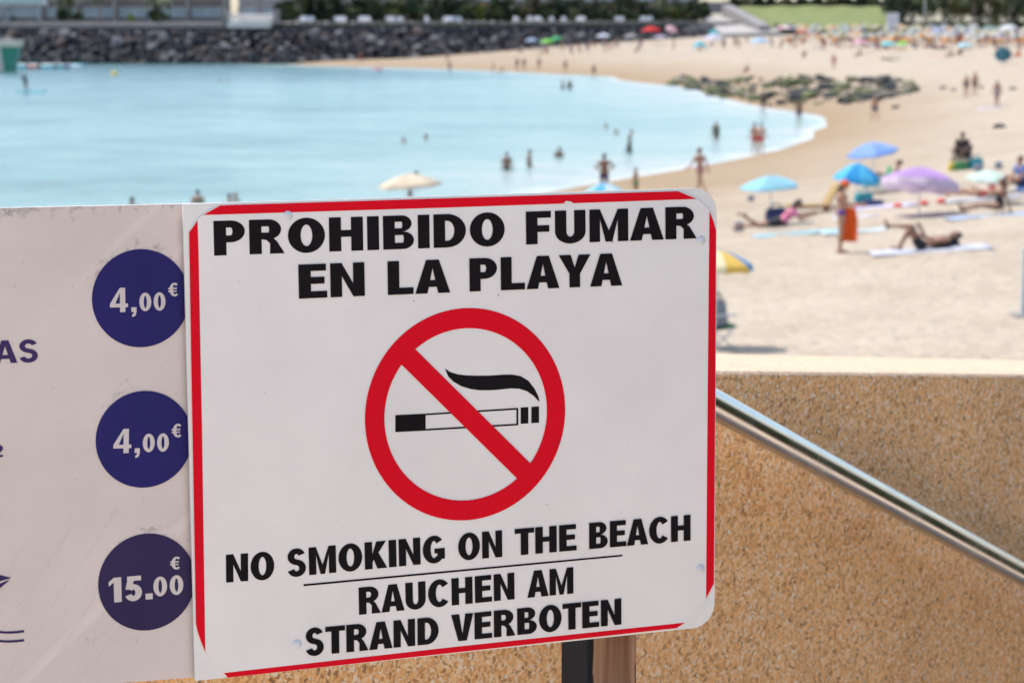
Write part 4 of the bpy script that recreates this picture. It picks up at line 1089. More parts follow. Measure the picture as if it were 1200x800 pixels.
# ------------------------------------------------------------------ terrace, walls, ramp, lawn
BAS = mat('dark_basalt_wall', (.055, .05, .05), .9, .25, 1.5, .4, 5)
GREYW = mat('grey_wall', (.24, .22, .21), .85, .15, .8, .3, 6)
PAVE = mat('terrace_paving', (.34, .30, .26), .9, .12, .6)
def wx_at(px, Y): return (px - 600) / F * (Y * math.cos(PITCH) + 0.0) * 1.0
tl = [foot(px)[0] + np.array([0, 12.2, 0]) for px in range(-180, 831, 30)]
back = [(150, 540), (-190, 540)]
poly = [(p[0], p[1] + 2.4) for p in tl] + back
struct(link('terrace', mesh('terrace', *prism(poly, 0, TERR), PAVE)))
tw_ = thing('terrace_wall', 'low dark basalt wall edging the terrace above the boulders', 'wall')
V, Fc = [], []
for i, px in enumerate(range(-180, 831, 30)):
    p = tl[i]
    for dy, z in ((-.45, 1.5), (-.45, TERR - .75), (2.45, TERR - .75), (2.45, 1.5)): V.append((p[0], p[1] + dy, z))
for i in range(len(tl) - 1):
    for j in range(3): Fc.append((i * 4 + j, (i + 1) * 4 + j, (i + 1) * 4 + j + 1, i * 4 + j + 1))
link('wall_course', mesh('wall_course', V, Fc, BAS), tw_)
def front(px, back_=0.0):
    p = foot(px)[0]; return np.array([p[0] * (p[1] + 12.2 + back_) / p[1], p[1] + 12.2 + back_, TERR])
# leafy things
LEAF = {k: mat('leaf_' + k, c, .6, .35, .8, trans=.25) for k, c in dict(dark=(.030, .050, .020), mid=(.055, .085, .028), olive=(.10, .105, .035), lime=(.17, .20, .04), dry=(.16, .12, .06)).items()}
BARK = mat('bark', (.13, .095, .07), .9, .3, 2, .5, 8); BARKG = mat('palm_bark', (.22, .18, .145), .9, .25, 2, .5, 8)
def leaf_cloud(name, m, rad, n, leaf, seed, clumps=14, flat=1.0):
    r_ = np.random.default_rng(seed); C = r_.normal(size=(clumps, 3)); C /= np.linalg.norm(C, axis=1)[:, None]; C *= (r_.uniform(.25, .78, clumps)[:, None])
    pick = r_.integers(0, clumps, n); D = r_.normal(size=(n, 3)); D /= np.linalg.norm(D, axis=1)[:, None]
    P = (C[pick] + D * (r_.uniform(.3, 1, n) ** .5)[:, None] * r_.uniform(.22, .40, clumps)[pick][:, None]) * np.array(rad)
    A = r_.normal(size=(n, 3)); A /= np.linalg.norm(A, axis=1)[:, None]; B_ = np.cross(A, r_.normal(size=(n, 3))); B_ /= np.linalg.norm(B_, axis=1)[:, None]
    s_ = leaf * r_.uniform(.6, 1.4, n)[:, None]
    V = np.stack([P - A * s_, P + B_ * s_ * .5, P + A * s_, P - B_ * s_ * .5], 1).reshape(-1, 3)
    return mesh(name, V, [(4 * i, 4 * i + 1, 4 * i + 2, 4 * i + 3) for i in range(n)], m)
SHRUB = {(k, i): leaf_cloud('foliage', LEAF[k], (1.0, 1.0, .9), 500, .22, i * 7 + len(k), 9) for k in LEAF for i in range(2)}
stem_me = MB()
for a in range(5): stem_me.tube([(0, 0, -.1), (.25 * math.cos(a * 1.3), .25 * math.sin(a * 1.3), .5), (.6 * math.cos(a * 1.3), .6 * math.sin(a * 1.3), 1.1)], [.05, .035, .015], 6)
STEM = stem_me.me('stem', BARK)
def shrub(p, h, k, label, group, wide=1.0, name='garden_shrub'):
    o = thing(name, label, 'shrub', p, rr2.uniform(0, 6), group)
    s_ = h / 1.9
    link('stem', STEM, o, sc=(s_, s_, s_)); link('foliage', SHRUB[(k, rr2.randrange(2))], o, (0, 0, h * .52), None, (s_ * wide, s_ * wide, s_))
    return o
FR = MB()
def frond_mesh():
    mb = MB(); pts = [Vector((.25 + 2.6 * t, 0, .9 * t - 2.3 * t * t)) for t in np.linspace(0, 1, 9)]
    mb.tube(pts, [.035 * (1 - .8 * i / 8) for i in range(9)], 5)
    for i in range(34):
        t = .08 + .9 * i / 33; x = .25 + 2.6 * t; z = .9 * t - 2.3 * t * t
        for s_ in (-1, 1):
            L = .75 * math.sin(math.pi * (.12 + .85 * t)) + .12
            a = (x, .02 * s_, z); b = (x + .35 * L, s_ * L * .75, z - L * .55); w = .05
            mb.add([a, (x + w * 2, .02 * s_, z), (b[0] + w, b[1], b[2]), b], [(0, 1, 2, 3)])
    return mb.me('frond', LEAF['mid'])
FROND = frond_mesh(); FROND2 = FROND.copy(); FROND2.materials.clear(); FROND2.materials.append(LEAF['olive'])
def palm(p, h, label, group, lean=.3):
    o = thing('palm_tree', label, 'palm tree', p, rr2.uniform(0, 6), group)
    n = 9; pts = [(lean * (i / n) ** 2, 0, h * i / n) for i in range(n + 1)]
    MB().tube(pts, [.30 - .12 * min(1, i / 3) + .02 * (i % 2) for i in range(n + 1)], 10).obj('trunk', BARKG, o, True)
    cr = link('crown', MB().ell((0, 0, 0), (.3, .3, .45), 10, 6).me('crown_heart', LEAF['dry'], True), o, (lean, 0, h))
    for k in range(16):
        el = rr2.uniform(-.75, .35); s_ = rr2.uniform(.85, 1.15)
        link('frond', FROND if k % 4 else FROND2, cr, (0, 0, .1), (0, -el, k * 2 * math.pi / 16 + rr2.uniform(-.15, .15)), s_)
    return o
def tree(p, h, k, label, group, rx=3.0):
    o = thing('broadleaf_tree', label, 'tree', p, 0, group)
    mb = MB().tube([(0, 0, -.2), (.1, 0, h * .25), (.05, .1, h * .5)], [.34, .26, .16], 9)
    for a in range(6): mb.tube([(.08, .05, h * (.28 + .04 * a)), (rx * .4 * math.cos(a * 1.05), rx * .4 * math.sin(a * 1.05), h * (.5 + .03 * a))], [.12, .04], 6)
    mb.obj('trunk', BARK, o, True)
    link('crown', leaf_cloud('crown', LEAF[k], (rx, rx, h * .46), 3200, .26, rr2.randrange(999), 26), o, (0, 0, h * .56)); return o
# hedge along the terrace edge
for a, b, lab in ((326, 590, 'clipped dark hedge along the terrace edge beyond the white steps'), (592, 828, 'clipped dark hedge along the terrace edge above the sand')):
    P = [front(px, .7) - np.array([0, 0, .78]) for px in range(a, b + 1, 12)]
    r_ = np.random.default_rng(a); V, Fc = [], []
    for p in P[:-1]:
        for _ in range(110):
            c = p + np.array([r_.uniform(0, 2.1), r_.uniform(-.35, .35), r_.uniform(.05, .62)]); A = r_.normal(size=3); A /= np.linalg.norm(A); B_ = np.cross(A, r_.normal(size=3)); B_ /= np.linalg.norm(B_)
            n = len(V); s_ = r_.uniform(.1, .2); V += [c - A * s_, c + B_ * s_ * .6, c + A * s_, c - B_ * s_ * .6]; Fc.append((n, n + 1, n + 2, n + 3))
    o = thing('hedge', lab, 'hedge', P[0]); h_ = link('foliage', mesh('foliage', V, Fc, LEAF['dark']), o); h_.matrix_parent_inverse = Matrix.Translation(-Vector(o.location))
    L = np.linalg.norm(P[-1] - P[0]); d = (P[-1] - P[0]) / L
    st_ = MB()
    for k in np.arange(1, L - 1, 1.5): st_.tube([P[0] + d * k, P[0] + d * k + np.array([0, 0, .5])], .03, 5)
    q = st_.obj('stems', BARK, o); q.matrix_parent_inverse = h_.matrix_parent_inverse
# buildings behind the terrace
GLASS = mat('window_glass', (.30, .36, .38), .12, .2, .3); CREAM = mat('facade_grey', (.16, .14, .125), .85, .12, .3, .2, 5); FRAME = mat('window_frame', (.55, .55, .53), .5, .1); ROOFM = mat('roof_slab', (.30, .29, .28), .8, .1, .5)
def building(px0, px1, Y, zb, floors, fh, label, wallm, bay=4.0, colm=None, name='terrace_building'):
    x0, x1 = (px0 - 600) / F * Y, (px1 - 600) / F * Y
    o = thing(name, label, 'building', ((x0 + x1) / 2, Y, zb))
    Lx = x1 - x0; H = floors * fh
    n = max(2, int(Lx / bay)); wv = MB()
    # wall with window openings: piers, sills and lintels leave the openings free
    pw = .9; bw_ = Lx / n
    for f in range(floors):
        z0 = f * fh
        wv.box((0, 0, z0 + .45), (Lx, .4, .9)); wv.box((0, 0, z0 + fh - .3), (Lx, .4, .6))
        for k in range(n + 1): wv.box((-Lx / 2 + k * bw_, 0, z0 + fh / 2 + .15), (pw if 0 < k < n else pw, .4, fh - 1.5))
    wv.box((0, 5, H / 2), (Lx, .3, H)); wv.box((-Lx / 2 - .15, 2.5, H / 2), (.3, 5.3, H)); wv.box((Lx / 2 + .15, 2.5, H / 2), (.3, 5.3, H))
    wv.obj('wall', wallm, o)
    MB().box((0, 2.4, H + .16), (Lx + 1.2, 6.4, .3)).obj('roof', ROOFM, o)
    pane = MB().box((0, 0, 0), (bw_ - pw, .03, fh - 1.5)).me('window', GLASS)
    fr_ = MB()
    for dx in (-.5, 0, .5): fr_.box((dx * (bw_ - pw - .08), -.04, 0), (.08, .06, fh - 1.5))
    for dz_ in (-.5, .5): fr_.box((0, -.035, dz_ * (fh - 1.58)), (bw_ - pw, .05, .08))
    frm = fr_.me('frame', FRAME)
    for f in range(floors):
        for k in range(n):
            w_ = link('window', pane, o, (-Lx / 2 + (k + .5) * bw_, .05, f * fh + fh / 2 + .15)); link('frame', frm, w_)
    if colm:
        cme = MB().box((0, 0, H / 2), (.5, .5, H), bev=.03).me('column', colm)
        for k in range(0, n + 1, 1): link('column', cme, o, (-Lx / 2 + k * bw_, -2.0, 0))
        MB().box((0, -1.1, H + .02), (Lx + 1, 2.6, .25)).obj('canopy_slab', ROOFM, o)
    return o
building(-70, 268, 415, TERR, 2, 3.4, 'long grey brown building with pale columns behind the boulder bank', CREAM, 6.0, GREYW)
building(285, 520, 462, TERR, 2, 3.6, 'low glazed building behind the palms and white armchairs', GREYW, 4.0)
building(530, 815, 498, TERR, 2, 3.6, 'brown two storey building half hidden behind garden shrubs', mat('facade_brown', (.10, .078, .062), .85, .15, .4), 4.5)
# awning with green lettering band, left end
aw = thing('awning', 'white awning with a pale green edge band on a grey post', 'awning', (front(14, 5)[0], front(14, 5)[1], TERR))
MB().box((0, 1, 3.7), (13, 4.0, 1.5), bev=.06).obj('awning_roof', mat('awning_white', (.62, .64, .62), .7, .08), aw)
MB().box((0, -1.03, 3.45), (13.06, .06, .28)).obj('edge_band', mat('awning_green', (.28, .42, .30), .7, .1), aw)
for x in (-5, 0.2, 5.5): MB().tube([(x, 0, -.05), (x, 0, 2.96)], .22, 10).obj('post', mat('post_grey', (.42, .44, .46), .5, .1), aw, True)
# white steps / platform
wpf = thing('white_platform', 'white stepped platform breaking the dark wall above the boulders', 'steps', (front(296)[0], front(296)[1], TERR))
WHT = mat('white_render', (.66, .62, .56), .8, .08, 1)
for k, (z, w, d) in enumerate(((-.35, 7.2, 2.4), (.55, 7.8, 2.0), (1.2, 8.0, 2.0))): MB().box((.0, -.9 + k * 1.9, z), (w, d, 1.0 if k == 0 else .55), bev=.03).obj('slab', WHT, wpf)
for sgn in (-1, 1): MB().box((sgn * 4.3, 1.5, .9), (.4, 6, 2.6), bev=.03).obj('side_wall', GREYW, wpf)
# armchairs on the terrace
def armchair(p, rz, label, group):
    o = thing('terrace_armchair', label, 'chair', p, rz, group)
    for n_, m_ in ARM: link(n_, m_, o)
    for x in (-.36, .36):
        link('armrest', ARM_A, o, (x, 0, 0))
    for x in (-.34, .34):
        for y in (-.34, .34): link('leg', ARM_L, o, (x, y, 0))
WC = mat('white_cushion', (.78, .77, .76), .8, .05)
ARM = [('seat', MB().box((0, 0, .36), (.74, .76, .24), bev=.06).me('seat', WC, True)), ('backrest', MB().box((0, .34, .72), (.80, .2, .66), bev=.07).me('backrest', WC, True))]
ARM_A = MB().box((0, 0, .48), (.16, .78, .36), bev=.05).me('armrest', WC, True); ARM_L = MB().box((0, 0, .12), (.06, .06, .25)).me('leg', POLEW)
for px in (321, 327, 357, 362, 367, 397, 401, 405, 425, 429, 433, 456, 460, 464, 470, 501, 523, 528, 532, 539, 605, 621, 628, 632, 646, 660, 677, 682, 722, 727, 751, 756, 760):
    armchair(front(px, rr2.uniform(3.2, 5.5)), rr2.uniform(-.5, .5), 'white cushioned armchair set out on the terrace', 'white armchairs on the terrace')
for px, h, k in [(333, 2.6, 'dark'), (345, 3.6, 'mid'), (378, 3.4, 'dark'), (388, 2.3, 'olive'), (412, 3.2, 'mid'), (440, 3.8, 'dark'), (452, 3.0, 'olive'), (480, 4.0, 'mid'), (492, 3.2, 'olive'), (512, 3.5, 'dark'), (545, 3.3, 'mid'), (557, 3.6, 'lime'),
                 (570, 2.6, 'dark'), (584, 3.0, 'mid'), (598, 3.4, 'dark'), (612, 3.0, 'olive'), (638, 3.3, 'mid'), (655, 3.7, 'dark'), (670, 3.1, 'olive'), (692, 3.6, 'dark'), (706, 3.2, 'mid'), (714, 2.4, 'olive'), (738, 3.2, 'mid'), (768, 3.4, 'dark'),
                 (790, 3.0, 'lime'), (800, 2.6, 'olive'), (812, 2.2, 'dark'), (812, 1.6, 'dark'), (20, 1.3, 'olive'), (95, 2.2, 'mid'), (78, 2.8, 'dark'), (160, 1.6, 'lime'), (186, 2.4, 'dark'), (196, 2.0, 'mid')]:
    shrub(front(px, rr2.uniform(6.5, 10)), h, k, {'dark': 'dark green shrub in the terrace planting', 'mid': 'mid green shrub in the terrace planting', 'olive': 'olive green shrub in the terrace planting', 'lime': 'yellow green shrub in the terrace planting'}[k], 'terrace shrubs ' + k, 1.25)
for px, h in [(85, 4.6), (122, 6), (190, 4.2), (355, 6), (372, 5.6), (408, 6.5), (448, 6), (478, 5.4), (516, 6.4), (552, 6), (592, 6.2), (622, 5.6), (650, 6), (700, 6.4), (733, 5.8), (780, 6)]:
    palm(front(px, rr2.uniform(8, 14)), h, 'short palm whose crown hangs over the boulder bank' if h < 5 else 'tall palm rising from the terrace shrubs', 'short palms' if h < 5 else 'tall terrace palms')
for i, px in enumerate(range(336, 828, 9)):
    shrub(front(px + rr2.uniform(-3, 3), rr2.uniform(11, 15)), rr2.uniform(3.8, 5.4), rr2.choice(['dark', 'mid', 'dark', 'olive', 'dry']), 'tall shrub in the dense planting against the terrace buildings', 'tall terrace shrubs', 1.0)
# ramp and stair wall down from the terrace
rp0 = [at_z(868, 37, 4.0), at_z(908, 36, 4.2)]
struct(link('beach_ramp', mesh('beach_ramp', [at_depth(826, 19.5, 500), at_depth(862, 19.5, 500), at_depth(916, 37.5, 455), at_depth(846, 40, 455), at_depth(826, 45, 500), at_depth(862, 45, 500), at_depth(916, 60, 455), at_depth(846, 60, 455)],
     [(3, 2, 1, 0), (0, 4, 7, 3), (3, 7, 6, 2), (2, 6, 5, 1)], mat('ramp_concrete', (.36, .33, .30), .9, .1, .4))))
sw_ = MB(); A_, B_2 = at_depth(846, 6, 500), at_depth(890, 30, 458)
V = []
for P_, hh_ in ((A_, 3.0), (B_2, 1.6)):
    for dx, dz_ in ((0, 0), (2.2, 0), (2.2, -4.5), (0, -4.5)): V.append((P_[0] + dx, P_[1], P_[2] + dz_))
tag(link('stair_wall', mesh('stair_wall', V, [(0, 1, 5, 4), (0, 4, 7, 3), (1, 2, 6, 5), (3, 2, 1, 0), (4, 5, 6, 7)], GREYW)), 'sloping grey wall between the ramp and the lawn', 'wall')
up_st = thing('garden_steps', 'grey steps climbing from the ramp head to the terrace', 'steps', at_depth(836, 16, 505))
for k in range(6): MB().box((0, k * .9, .2 + k * .42), (7.5, .95, .42)).obj('step', GREYW, up_st)
# lawn
def grass_material():
    m, t, b = newmat('lawn_grass'); b.inputs['Roughness'].default_value = .9
    g = node(t, 'ShaderNodeNewGeometry'); n1 = node(t, 'ShaderNodeTexNoise', i_Scale=.25, i_Detail=7.0); t.links.new(g.outputs['Position'], n1.inputs['Vector'])
    rp = node(t, 'ShaderNodeValToRGB'); e = rp.color_ramp.elements; e[0].position, e[0].color = .3, (.12, .145, .034, 1); e[1].position, e[1].color = .7, (.18, .20, .056, 1)
    t.links.new(n1.outputs[0], rp.inputs[0]); t.links.new(rp.outputs[0], b.inputs['Base Color']); return m
V = []; N1, N2 = 24, 12
for j in range(N2 + 1):
    t_ = j / N2; Y = 468 + 42 * t_
    xa, xb = np.interp(t_, [0, 1], [908, 864]), np.interp(t_, [0, 1], [1052, 1048])
    for i in range(N1 + 1):
        px = xa + (xb - xa) * i / N1
        py = 35 + (7 - 35) * t_ ** 1.0 + 2.5 * abs(i / N1 - .45) * t_
        V.append(at_depth(px, py, Y) + np.array([0, 0, .12 * math.sin(i * 1.3 + j)]))
struct(link('lawn', mesh('lawn', V, [(j * (N1 + 1) + i, j * (N1 + 1) + i + 1, (j + 1) * (N1 + 1) + i + 1, (j + 1) * (N1 + 1) + i) for j in range(N2) for i in range(N1)], grass_material(), True)))
bk = at_depth(955, 7, 516)
tag(MB().box((0, 0, -1), (42, 2.0, 8)).obj('garden_wall', BAS, None, loc=(bk[0], bk[1] + 2, bk[2] - 2)), 'dark retaining wall behind the top of the lawn', 'wall')
for i, px in enumerate((862, 874, 890, 905, 922, 940, 958, 975, 992, 1008, 1024, 1040)):
    shrub(at_depth(px, 9, 513), 3.2, ('dark', 'olive', 'dark')[i % 3], 'dark shrub growing at the top of the lawn', 'shrubs above the lawn', 1.3)
for i, px in enumerate((910, 926, 1010, 1032, 1046)):
    shrub(at_depth(px, 37, 462), 1.5, 'dark', 'low dark shrub at the foot of the lawn', 'shrubs below the lawn', 1.5)
# trees on the right
for i, (px, Y, h, k, rx) in enumerate([(1050, 486, 11, 'dark', 4.2), (1068, 480, 10, 'dark', 4), (1083, 488, 12, 'dark', 4.4), (1104, 482, 11, 'mid', 4), (1126, 478, 9, 'olive', 3.6), (1148, 482, 12, 'dark', 4.4), (1168, 476, 10, 'olive', 3.8), (1190, 480, 11, 'dark', 4.2), (1212, 476, 11, 'mid', 4)]):
    p = at_depth(px, 37, Y)
    tree((p[0], p[1], float(p[2])), h, k, {'dark': 'dark dense tree beyond the crowded parasols', 'mid': 'mid green tree among the dark trees beyond the parasols', 'olive': 'olive green tree among the dark trees beyond the parasols'}[k], 'trees beyond the parasols ' + k, rx)
for px in (1083, 1140, 1158, 1182):
    p = at_depth(px, 37, 470); palm((p[0], p[1], p[2]), 7.5, 'palm standing before the dark trees beyond the parasols', 'palms before the trees')
for i, px in enumerate(range(1050, 1215, 11)):
    p = at_depth(px, 38, 466); shrub((p[0], p[1], p[2]), 2.4, ('dark', 'dark', 'olive', 'lime')[i % 4], 'shrub at the foot of the trees beyond the parasols', 'shrubs under the trees', 1.3)
p = at_depth(1046, 36, 455); nb = thing('notice_panel', 'pale grey notice panel on two posts at the edge of the lawn', 'notice panel', p)
MB().box((0, 0, 2.35), (2.5, .12, 2.4), bev=.02).obj('panel', mat('panel_grey', (.52, .52, .55), .5, .2, .8), nb)
for x in (-1, 1): MB().tube([(x, .1, -.3), (x, .1, 3.4)], .07, 8).obj('post', GREYW, nb, True)
p = at_depth(1083, 40, 452); lp = thing('lamp_post', 'thin pale lamp post standing among the far parasols', 'lamp post', p)
MB().tube([(0, 0, -.3), (0, 0, 7.5)], [.09, .06], 8).obj('pole', POLE, lp, True); MB().box((0, -.4, 7.5), (.3, .9, .12), bev=.03).obj('lamp_head', GREYW, lp)

# ------------------------------------------------------------------ unseen building and planting, added for warm bounce and the handrail's reflection
kb = building(600 - 9 * F / 9.0, 600 + 9 * F / 9.0, 9.0, FLOOR, 2, 3.2, 'unseen cream building added behind the landing for warm bounce', mat('cream_render', (.66, .56, .44), .85, .06, .5), 4.0)
kb.location = (1.5, -9.0, FLOOR - .02); kb.rotation_euler = (0, 0, math.pi)  # facade out of view, put in to throw warm light back
V = [(*wp(-.45, 2.42), .8), (*wp(9, 2.42), .8), (*wp(9, 7), .8), (*wp(-.45, 7), .8), (*wp(-.45, 2.42), FLOOR - .02), (*wp(9, 2.42), FLOOR - 3.4), (*wp(9, 7), FLOOR - 3.2), (*wp(-.45, 7), FLOOR - .02)]
struct(link('unseen_bank', mesh('unseen_bank', V, [(3, 2, 1, 0), (4, 5, 6, 7), (0, 1, 5, 4), (1, 2, 6, 5), (2, 3, 7, 6), (3, 0, 4, 7)], mat('bank_soil', (.12, .085, .055), .95, .2, 2, .4, 8))))  # bank and its shrubs added out of view as dark matter for the rail to mirror
for i, s_ in enumerate(np.arange(-.1, 8.6, .95)):
    x, y = wp(s_, 3.3 + .5 * (i % 2)); shrub((x, y, FLOOR - .06 - .36 * (s_ + .45)), 2.1 + .25 * (i % 3) + .13 * s_, ('dark', 'mid', 'dark')[i % 3], 'unseen leafy shrub added across the steps to darken the rail reflection', 'added shrubs across the steps', 1.1)

# ------------------------------------------------------------------ near beach: parasols
LB, BL, LI, PU, MI = (.30, .60, .70), (.02, .30, .62), (.20, .34, .72), (.50, .30, .62), (.55, .72, .60)
def base_under(px, py_top, hgt, r_px, r):
    """foot of a parasol whose canopy top is at (px, py_top) and whose half width shows as r_px"""
    s = r_px / r; P = at_scale(px, py_top, s); return np.array([P[0], P[1], max(float(sand_z(P[0], P[1])[0]), .05)]), P[2]
def near_parasol(px, ytop, rpx, label, cols, r=1.0, H=1.95, **k):
    yb = ytop + H * rpx / r
    for _ in range(6):
        b = on_sand(px, yb, .02); s2 = F / ((b - CAM) @ FW); yb = ytop + H * s2
    return parasol(b, label, cols, r=rpx / s2, hgt=(yb - ytop) / s2 / math.cos(PITCH), **k)
near_parasol(903, 206, 36, 'light blue square-edged parasol shading the person lying on the teal towel', [LB], .95, H=1.4, rise=.30, val=.04, tilt=(3, -4), spin=.5, panels=5)
near_parasol(1003, 191, 27.5, 'bright blue two tone parasol over the reclining bather', [(.10, .52, .78), BL], 1.0, H=1.25, rise=.46, val=.08, tilt=(8, 4))
near_parasol(1023, 167, 31, 'pale blue parasol standing closest to the waterline', [LI, (.26, .42, .74)], 1.0, H=1.4, rise=.36, val=.05, tilt=(5, -9))
near_parasol(1077, 196, 46, 'purple parasol with a pale see-through skirt', [PU], 1.05, H=1.35, rise=.40, val=.26, tilt=(-10, 5), skirt=(.62, .52, .60))
near_parasol(1158, 200, 29, 'mint green parasol beside the reclining bathers', [MI, (.62, .74, .66)], 1.0, H=1.0, rise=.24, val=.05, tilt=(4, 5))
near_parasol(482, 204, 37, 'cream parasol at the water edge showing above the sign', [(.72, .60, .44)], 1.0, rise=.38, val=.10, tilt=(0, -4))
near_parasol(708, 215, 30, 'white and blue parasol just showing above the sign', [(.55, .68, .75), LB, (.10, .40, .70)], 1.0, rise=.34, val=.05)
near_parasol(838, 293, 42, 'yellow parasol with blue stripes half hidden by the sign', [(.76, .50, .10), (.74, .66, .42), (.76, .50, .10), (.02, .25, .55)], .95, H=1.6, rise=.22, val=.10, tilt=(0, 3), spin=.15)

# ------------------------------------------------------------------ near beach: people and their things
P = on_sand(985, 296)
o = person(P, facing(-100), 'towel', 'woman standing in a purple bikini and orange cap holding an orange wrap', female=True, skin=0, hair=1, wear='bikini', wc='purple', hat='cap', hc='orange', style='long', h=.98)
# the wrap hangs from her hands
V, Fc = [], []
wxp = P + np.array([.17, .02, 0])
for i in range(9):
    for j in range(7):
        x = (j / 6 - .5) * (.22 + .20 * i / 8) + .03 * math.sin(i * .6); z = 1.04 - .80 * i / 8
        V.append((x, .075 * math.sin(j * 2.1 + i * .35) * (.35 + i / 9), z))
n_ = len(V); V += [(x, y + .012, z) for x, y, z in V]
q = [(i * 7 + j, i * 7 + j + 1, (i + 1) * 7 + j + 1, (i + 1) * 7 + j) for i in range(8) for j in range(6)]
tag(link('beach_wrap', mesh('beach_wrap', V, q + [tuple(reversed([a + n_ for a in f])) for f in q], mat('wrap_orange', (.92, .22, .035), .8, .1, 6, trans=.55), True), None, (P[0] + .20, P[1] - .03, P[2] + .02), (0, 0, R(-12))), 'orange wrap hanging from the standing woman hands', 'wrap')
TEALT = mat('towel_teal', (.27, .43, .46), .95, .25, 5); WHT_T = mat('towel_white', (.44, .45, .50), .95, .12, 5); LIL_T = mat('towel_lilac', (.50, .46, .64), .95, .12, 5); BLU_T = mat('towel_blue', (.32, .40, .52), .95, .15, 5)
def tw(px, py, m, label, L=1.9, Wd=.95, rz=0, group=None): p = on_sand(px, py); return towel((p[0], p[1], p[2]), label, m, rz, L, Wd, group)
tw(938, 274, TEALT, 'teal patterned towel under the bather lying by the light blue parasol', 2.5, 1.1, R(4))
p = on_sand(912, 273); person((p[0], p[1], p[2] + .05), facing(-94), 'propped', 'person in a pale top propped on elbows on the teal towel', skin=1, hair=0, wear='trunks', wc='black', top='pink', style='long', bulk=1.2)
p = on_sand(916, 266); bag((p[0] - .1, p[1] + .5, p[2]), 'navy blue beach bag standing behind the bather on the teal towel', CLOTH['navy'], (.62, .35, .50), .3)
tw(1090, 294, WHT_T, 'large white towel under the bather with raised knees', 2.7, 1.25, R(-3))
p = on_sand(1080, 294); person((p[0], p[1], p[2] + .05), facing(96), 'knees_up', 'tanned person lying on the white towel with knees raised', skin=1, hair=0, wear='trunks', wc='black', style='short', h=.98, bulk=1.3)
p = on_sand(1108, 291); bag((p[0], p[1] + .15, p[2] + .03), 'black bag beside the bather with raised knees', CLOTH['black'], (.7, .36, .26), .1, False)
tw(1158, 254, BLU_T, 'pale blue towel under the dark haired bather propped upright', 2.3, 1.0, R(3))
p = on_sand(1168, 252); person((p[0], p[1], p[2] + .05), facing(92), 'sit_out', 'dark haired person sitting with legs stretched out on the pale blue towel', skin=1, hair=0, style='long', wear='swimsuit', wc='black', female=True)
p = on_sand(1148, 233); person((p[0], p[1], p[2] + .04), facing(88), 'supine', 'person in red sunbathing on the back beside the mint parasol', skin=0, hair=1, wear='swimsuit', wc='red', female=True)
tw(1150, 234, WHT_T, 'thin white towel under the sunbather in red', 2.4, .9)
p = on_sand(1196, 240); folding_chair(p, R(140), 'blue folding chair at the edge of the bathers by the mint parasol', CLOTH['blue'], POLE)
person((p[0], p[1], p[2] + .38), facing(110), 'sit', 'person sitting in the blue folding chair', skin=0, hair=1, wear='trunks', wc='navy', top='blue')
p = on_sand(957, 248); lounger(p, R(12), 'tan low beach lounger with raised back behind the orange wrap', mat('tan_canvas', (.36, .24, .10), .9, .1), POLEW, back=62, low=True)
p = on_sand(1022, 228); folding_chair((p[0] + .2, p[1], p[2]), R(100), 'dark green low chair under the bright blue parasol', CLOTH['green'], POLE)
p = on_sand(1040, 222); person((p[0], p[1], p[2] + .12), facing(95), 'recline', 'person reclining behind the purple parasol in dark swimwear', skin=1, hair=0, wear='trunks', wc='navy')
p = on_sand(1040, 224); lounger((p[0] + .1, p[1] + .1, p[2]), 0, 'teal low lounger behind the purple parasol', CLOTH['teal'], POLE, back=40, low=True)
tw(1036, 243, LIL_T, 'lilac towel spread beside the blue bag', 1.9, .95, R(4)); p = on_sand(1012, 241); bag(p, 'teal and navy beach bag at the end of the lilac towel', CLOTH['teal'], (.6, .35, .4), .2)
p = on_sand(1022, 242); bag(p, 'navy cloth bag slumped on the lilac towel', CLOTH['navy'], (.7, .4, .22), -.1, False)
tw(1003, 272, mat('towel_aqua', (.42, .50, .51), .95, .1, 5), 'aqua white towel behind the standing woman', 1.8, .9)
tw(1002, 241 + 14, WHT_T, 'white towel lying near the tan lounger', 1.3, .7)
redc = mat('red_plastic', (.62, .03, .025), .4, .1)
for px, py in ((1103, 238), (1083, 240), (1052, 243.5), (1003, 243), (968, 246)):
    p = on_sand(px, py); tag(MB().ell((0, 0, .07), (.15, .11, .08), 16, 10).obj('red_cushion', redc, None, True, loc=(p[0], p[1], p[2] - .01), rot=(0, 0, rr2.uniform(0, 3))), 'small red inflatable cushion lying on the sand among the towels', 'cushion', 'red cushions on the sand')
p = on_sand(1163, 232); fl = thing('orange_pennant', 'orange pennant on a short stick among the bathers', 'pennant', p)
MB().tube([(0, 0, -.1), (0, 0, .62)], .015, 6).obj('stick', POLE, fl, True); MB().box((.0, .02, .42), (.20, .02, .36), bev=.006).obj('cloth', CLOTH['orange'], fl)
p = on_sand(1126, 199); folding_chair(p, R(150), 'black folding chair with its back turned on the open sand', CLOTH['black'], CLOTH['black'])
bag((p[0] + .5, p[1] - .2, p[2]), 'green and teal bag beside the black folding chair', CLOTH['teal'], (.55, .4, .45), .2)
bag((p[0] - .4, p[1] - .3, p[2]), 'yellow bag beside the black folding chair', CLOTH['yellow'], (.3, .25, .25), .2)
bag((p[0] - .1, p[1] - .5, p[2]), 'green bag in front of the black folding chair', CLOTH['green'], (.5, .3, .35), -.2, False)
person((p[0] + .05, p[1] + .02, p[2] + .36), facing(150), 'sit', 'person in black sitting in the black folding chair', skin=3, hair=0, wear='trunks', wc='black', top='black')
p = on_sand(849, 409); folding_chair((p[0] - .15, p[1], p[2]), R(-70), 'green and yellow folding chair half hidden behind the sign', CLOTH['green'], POLE)
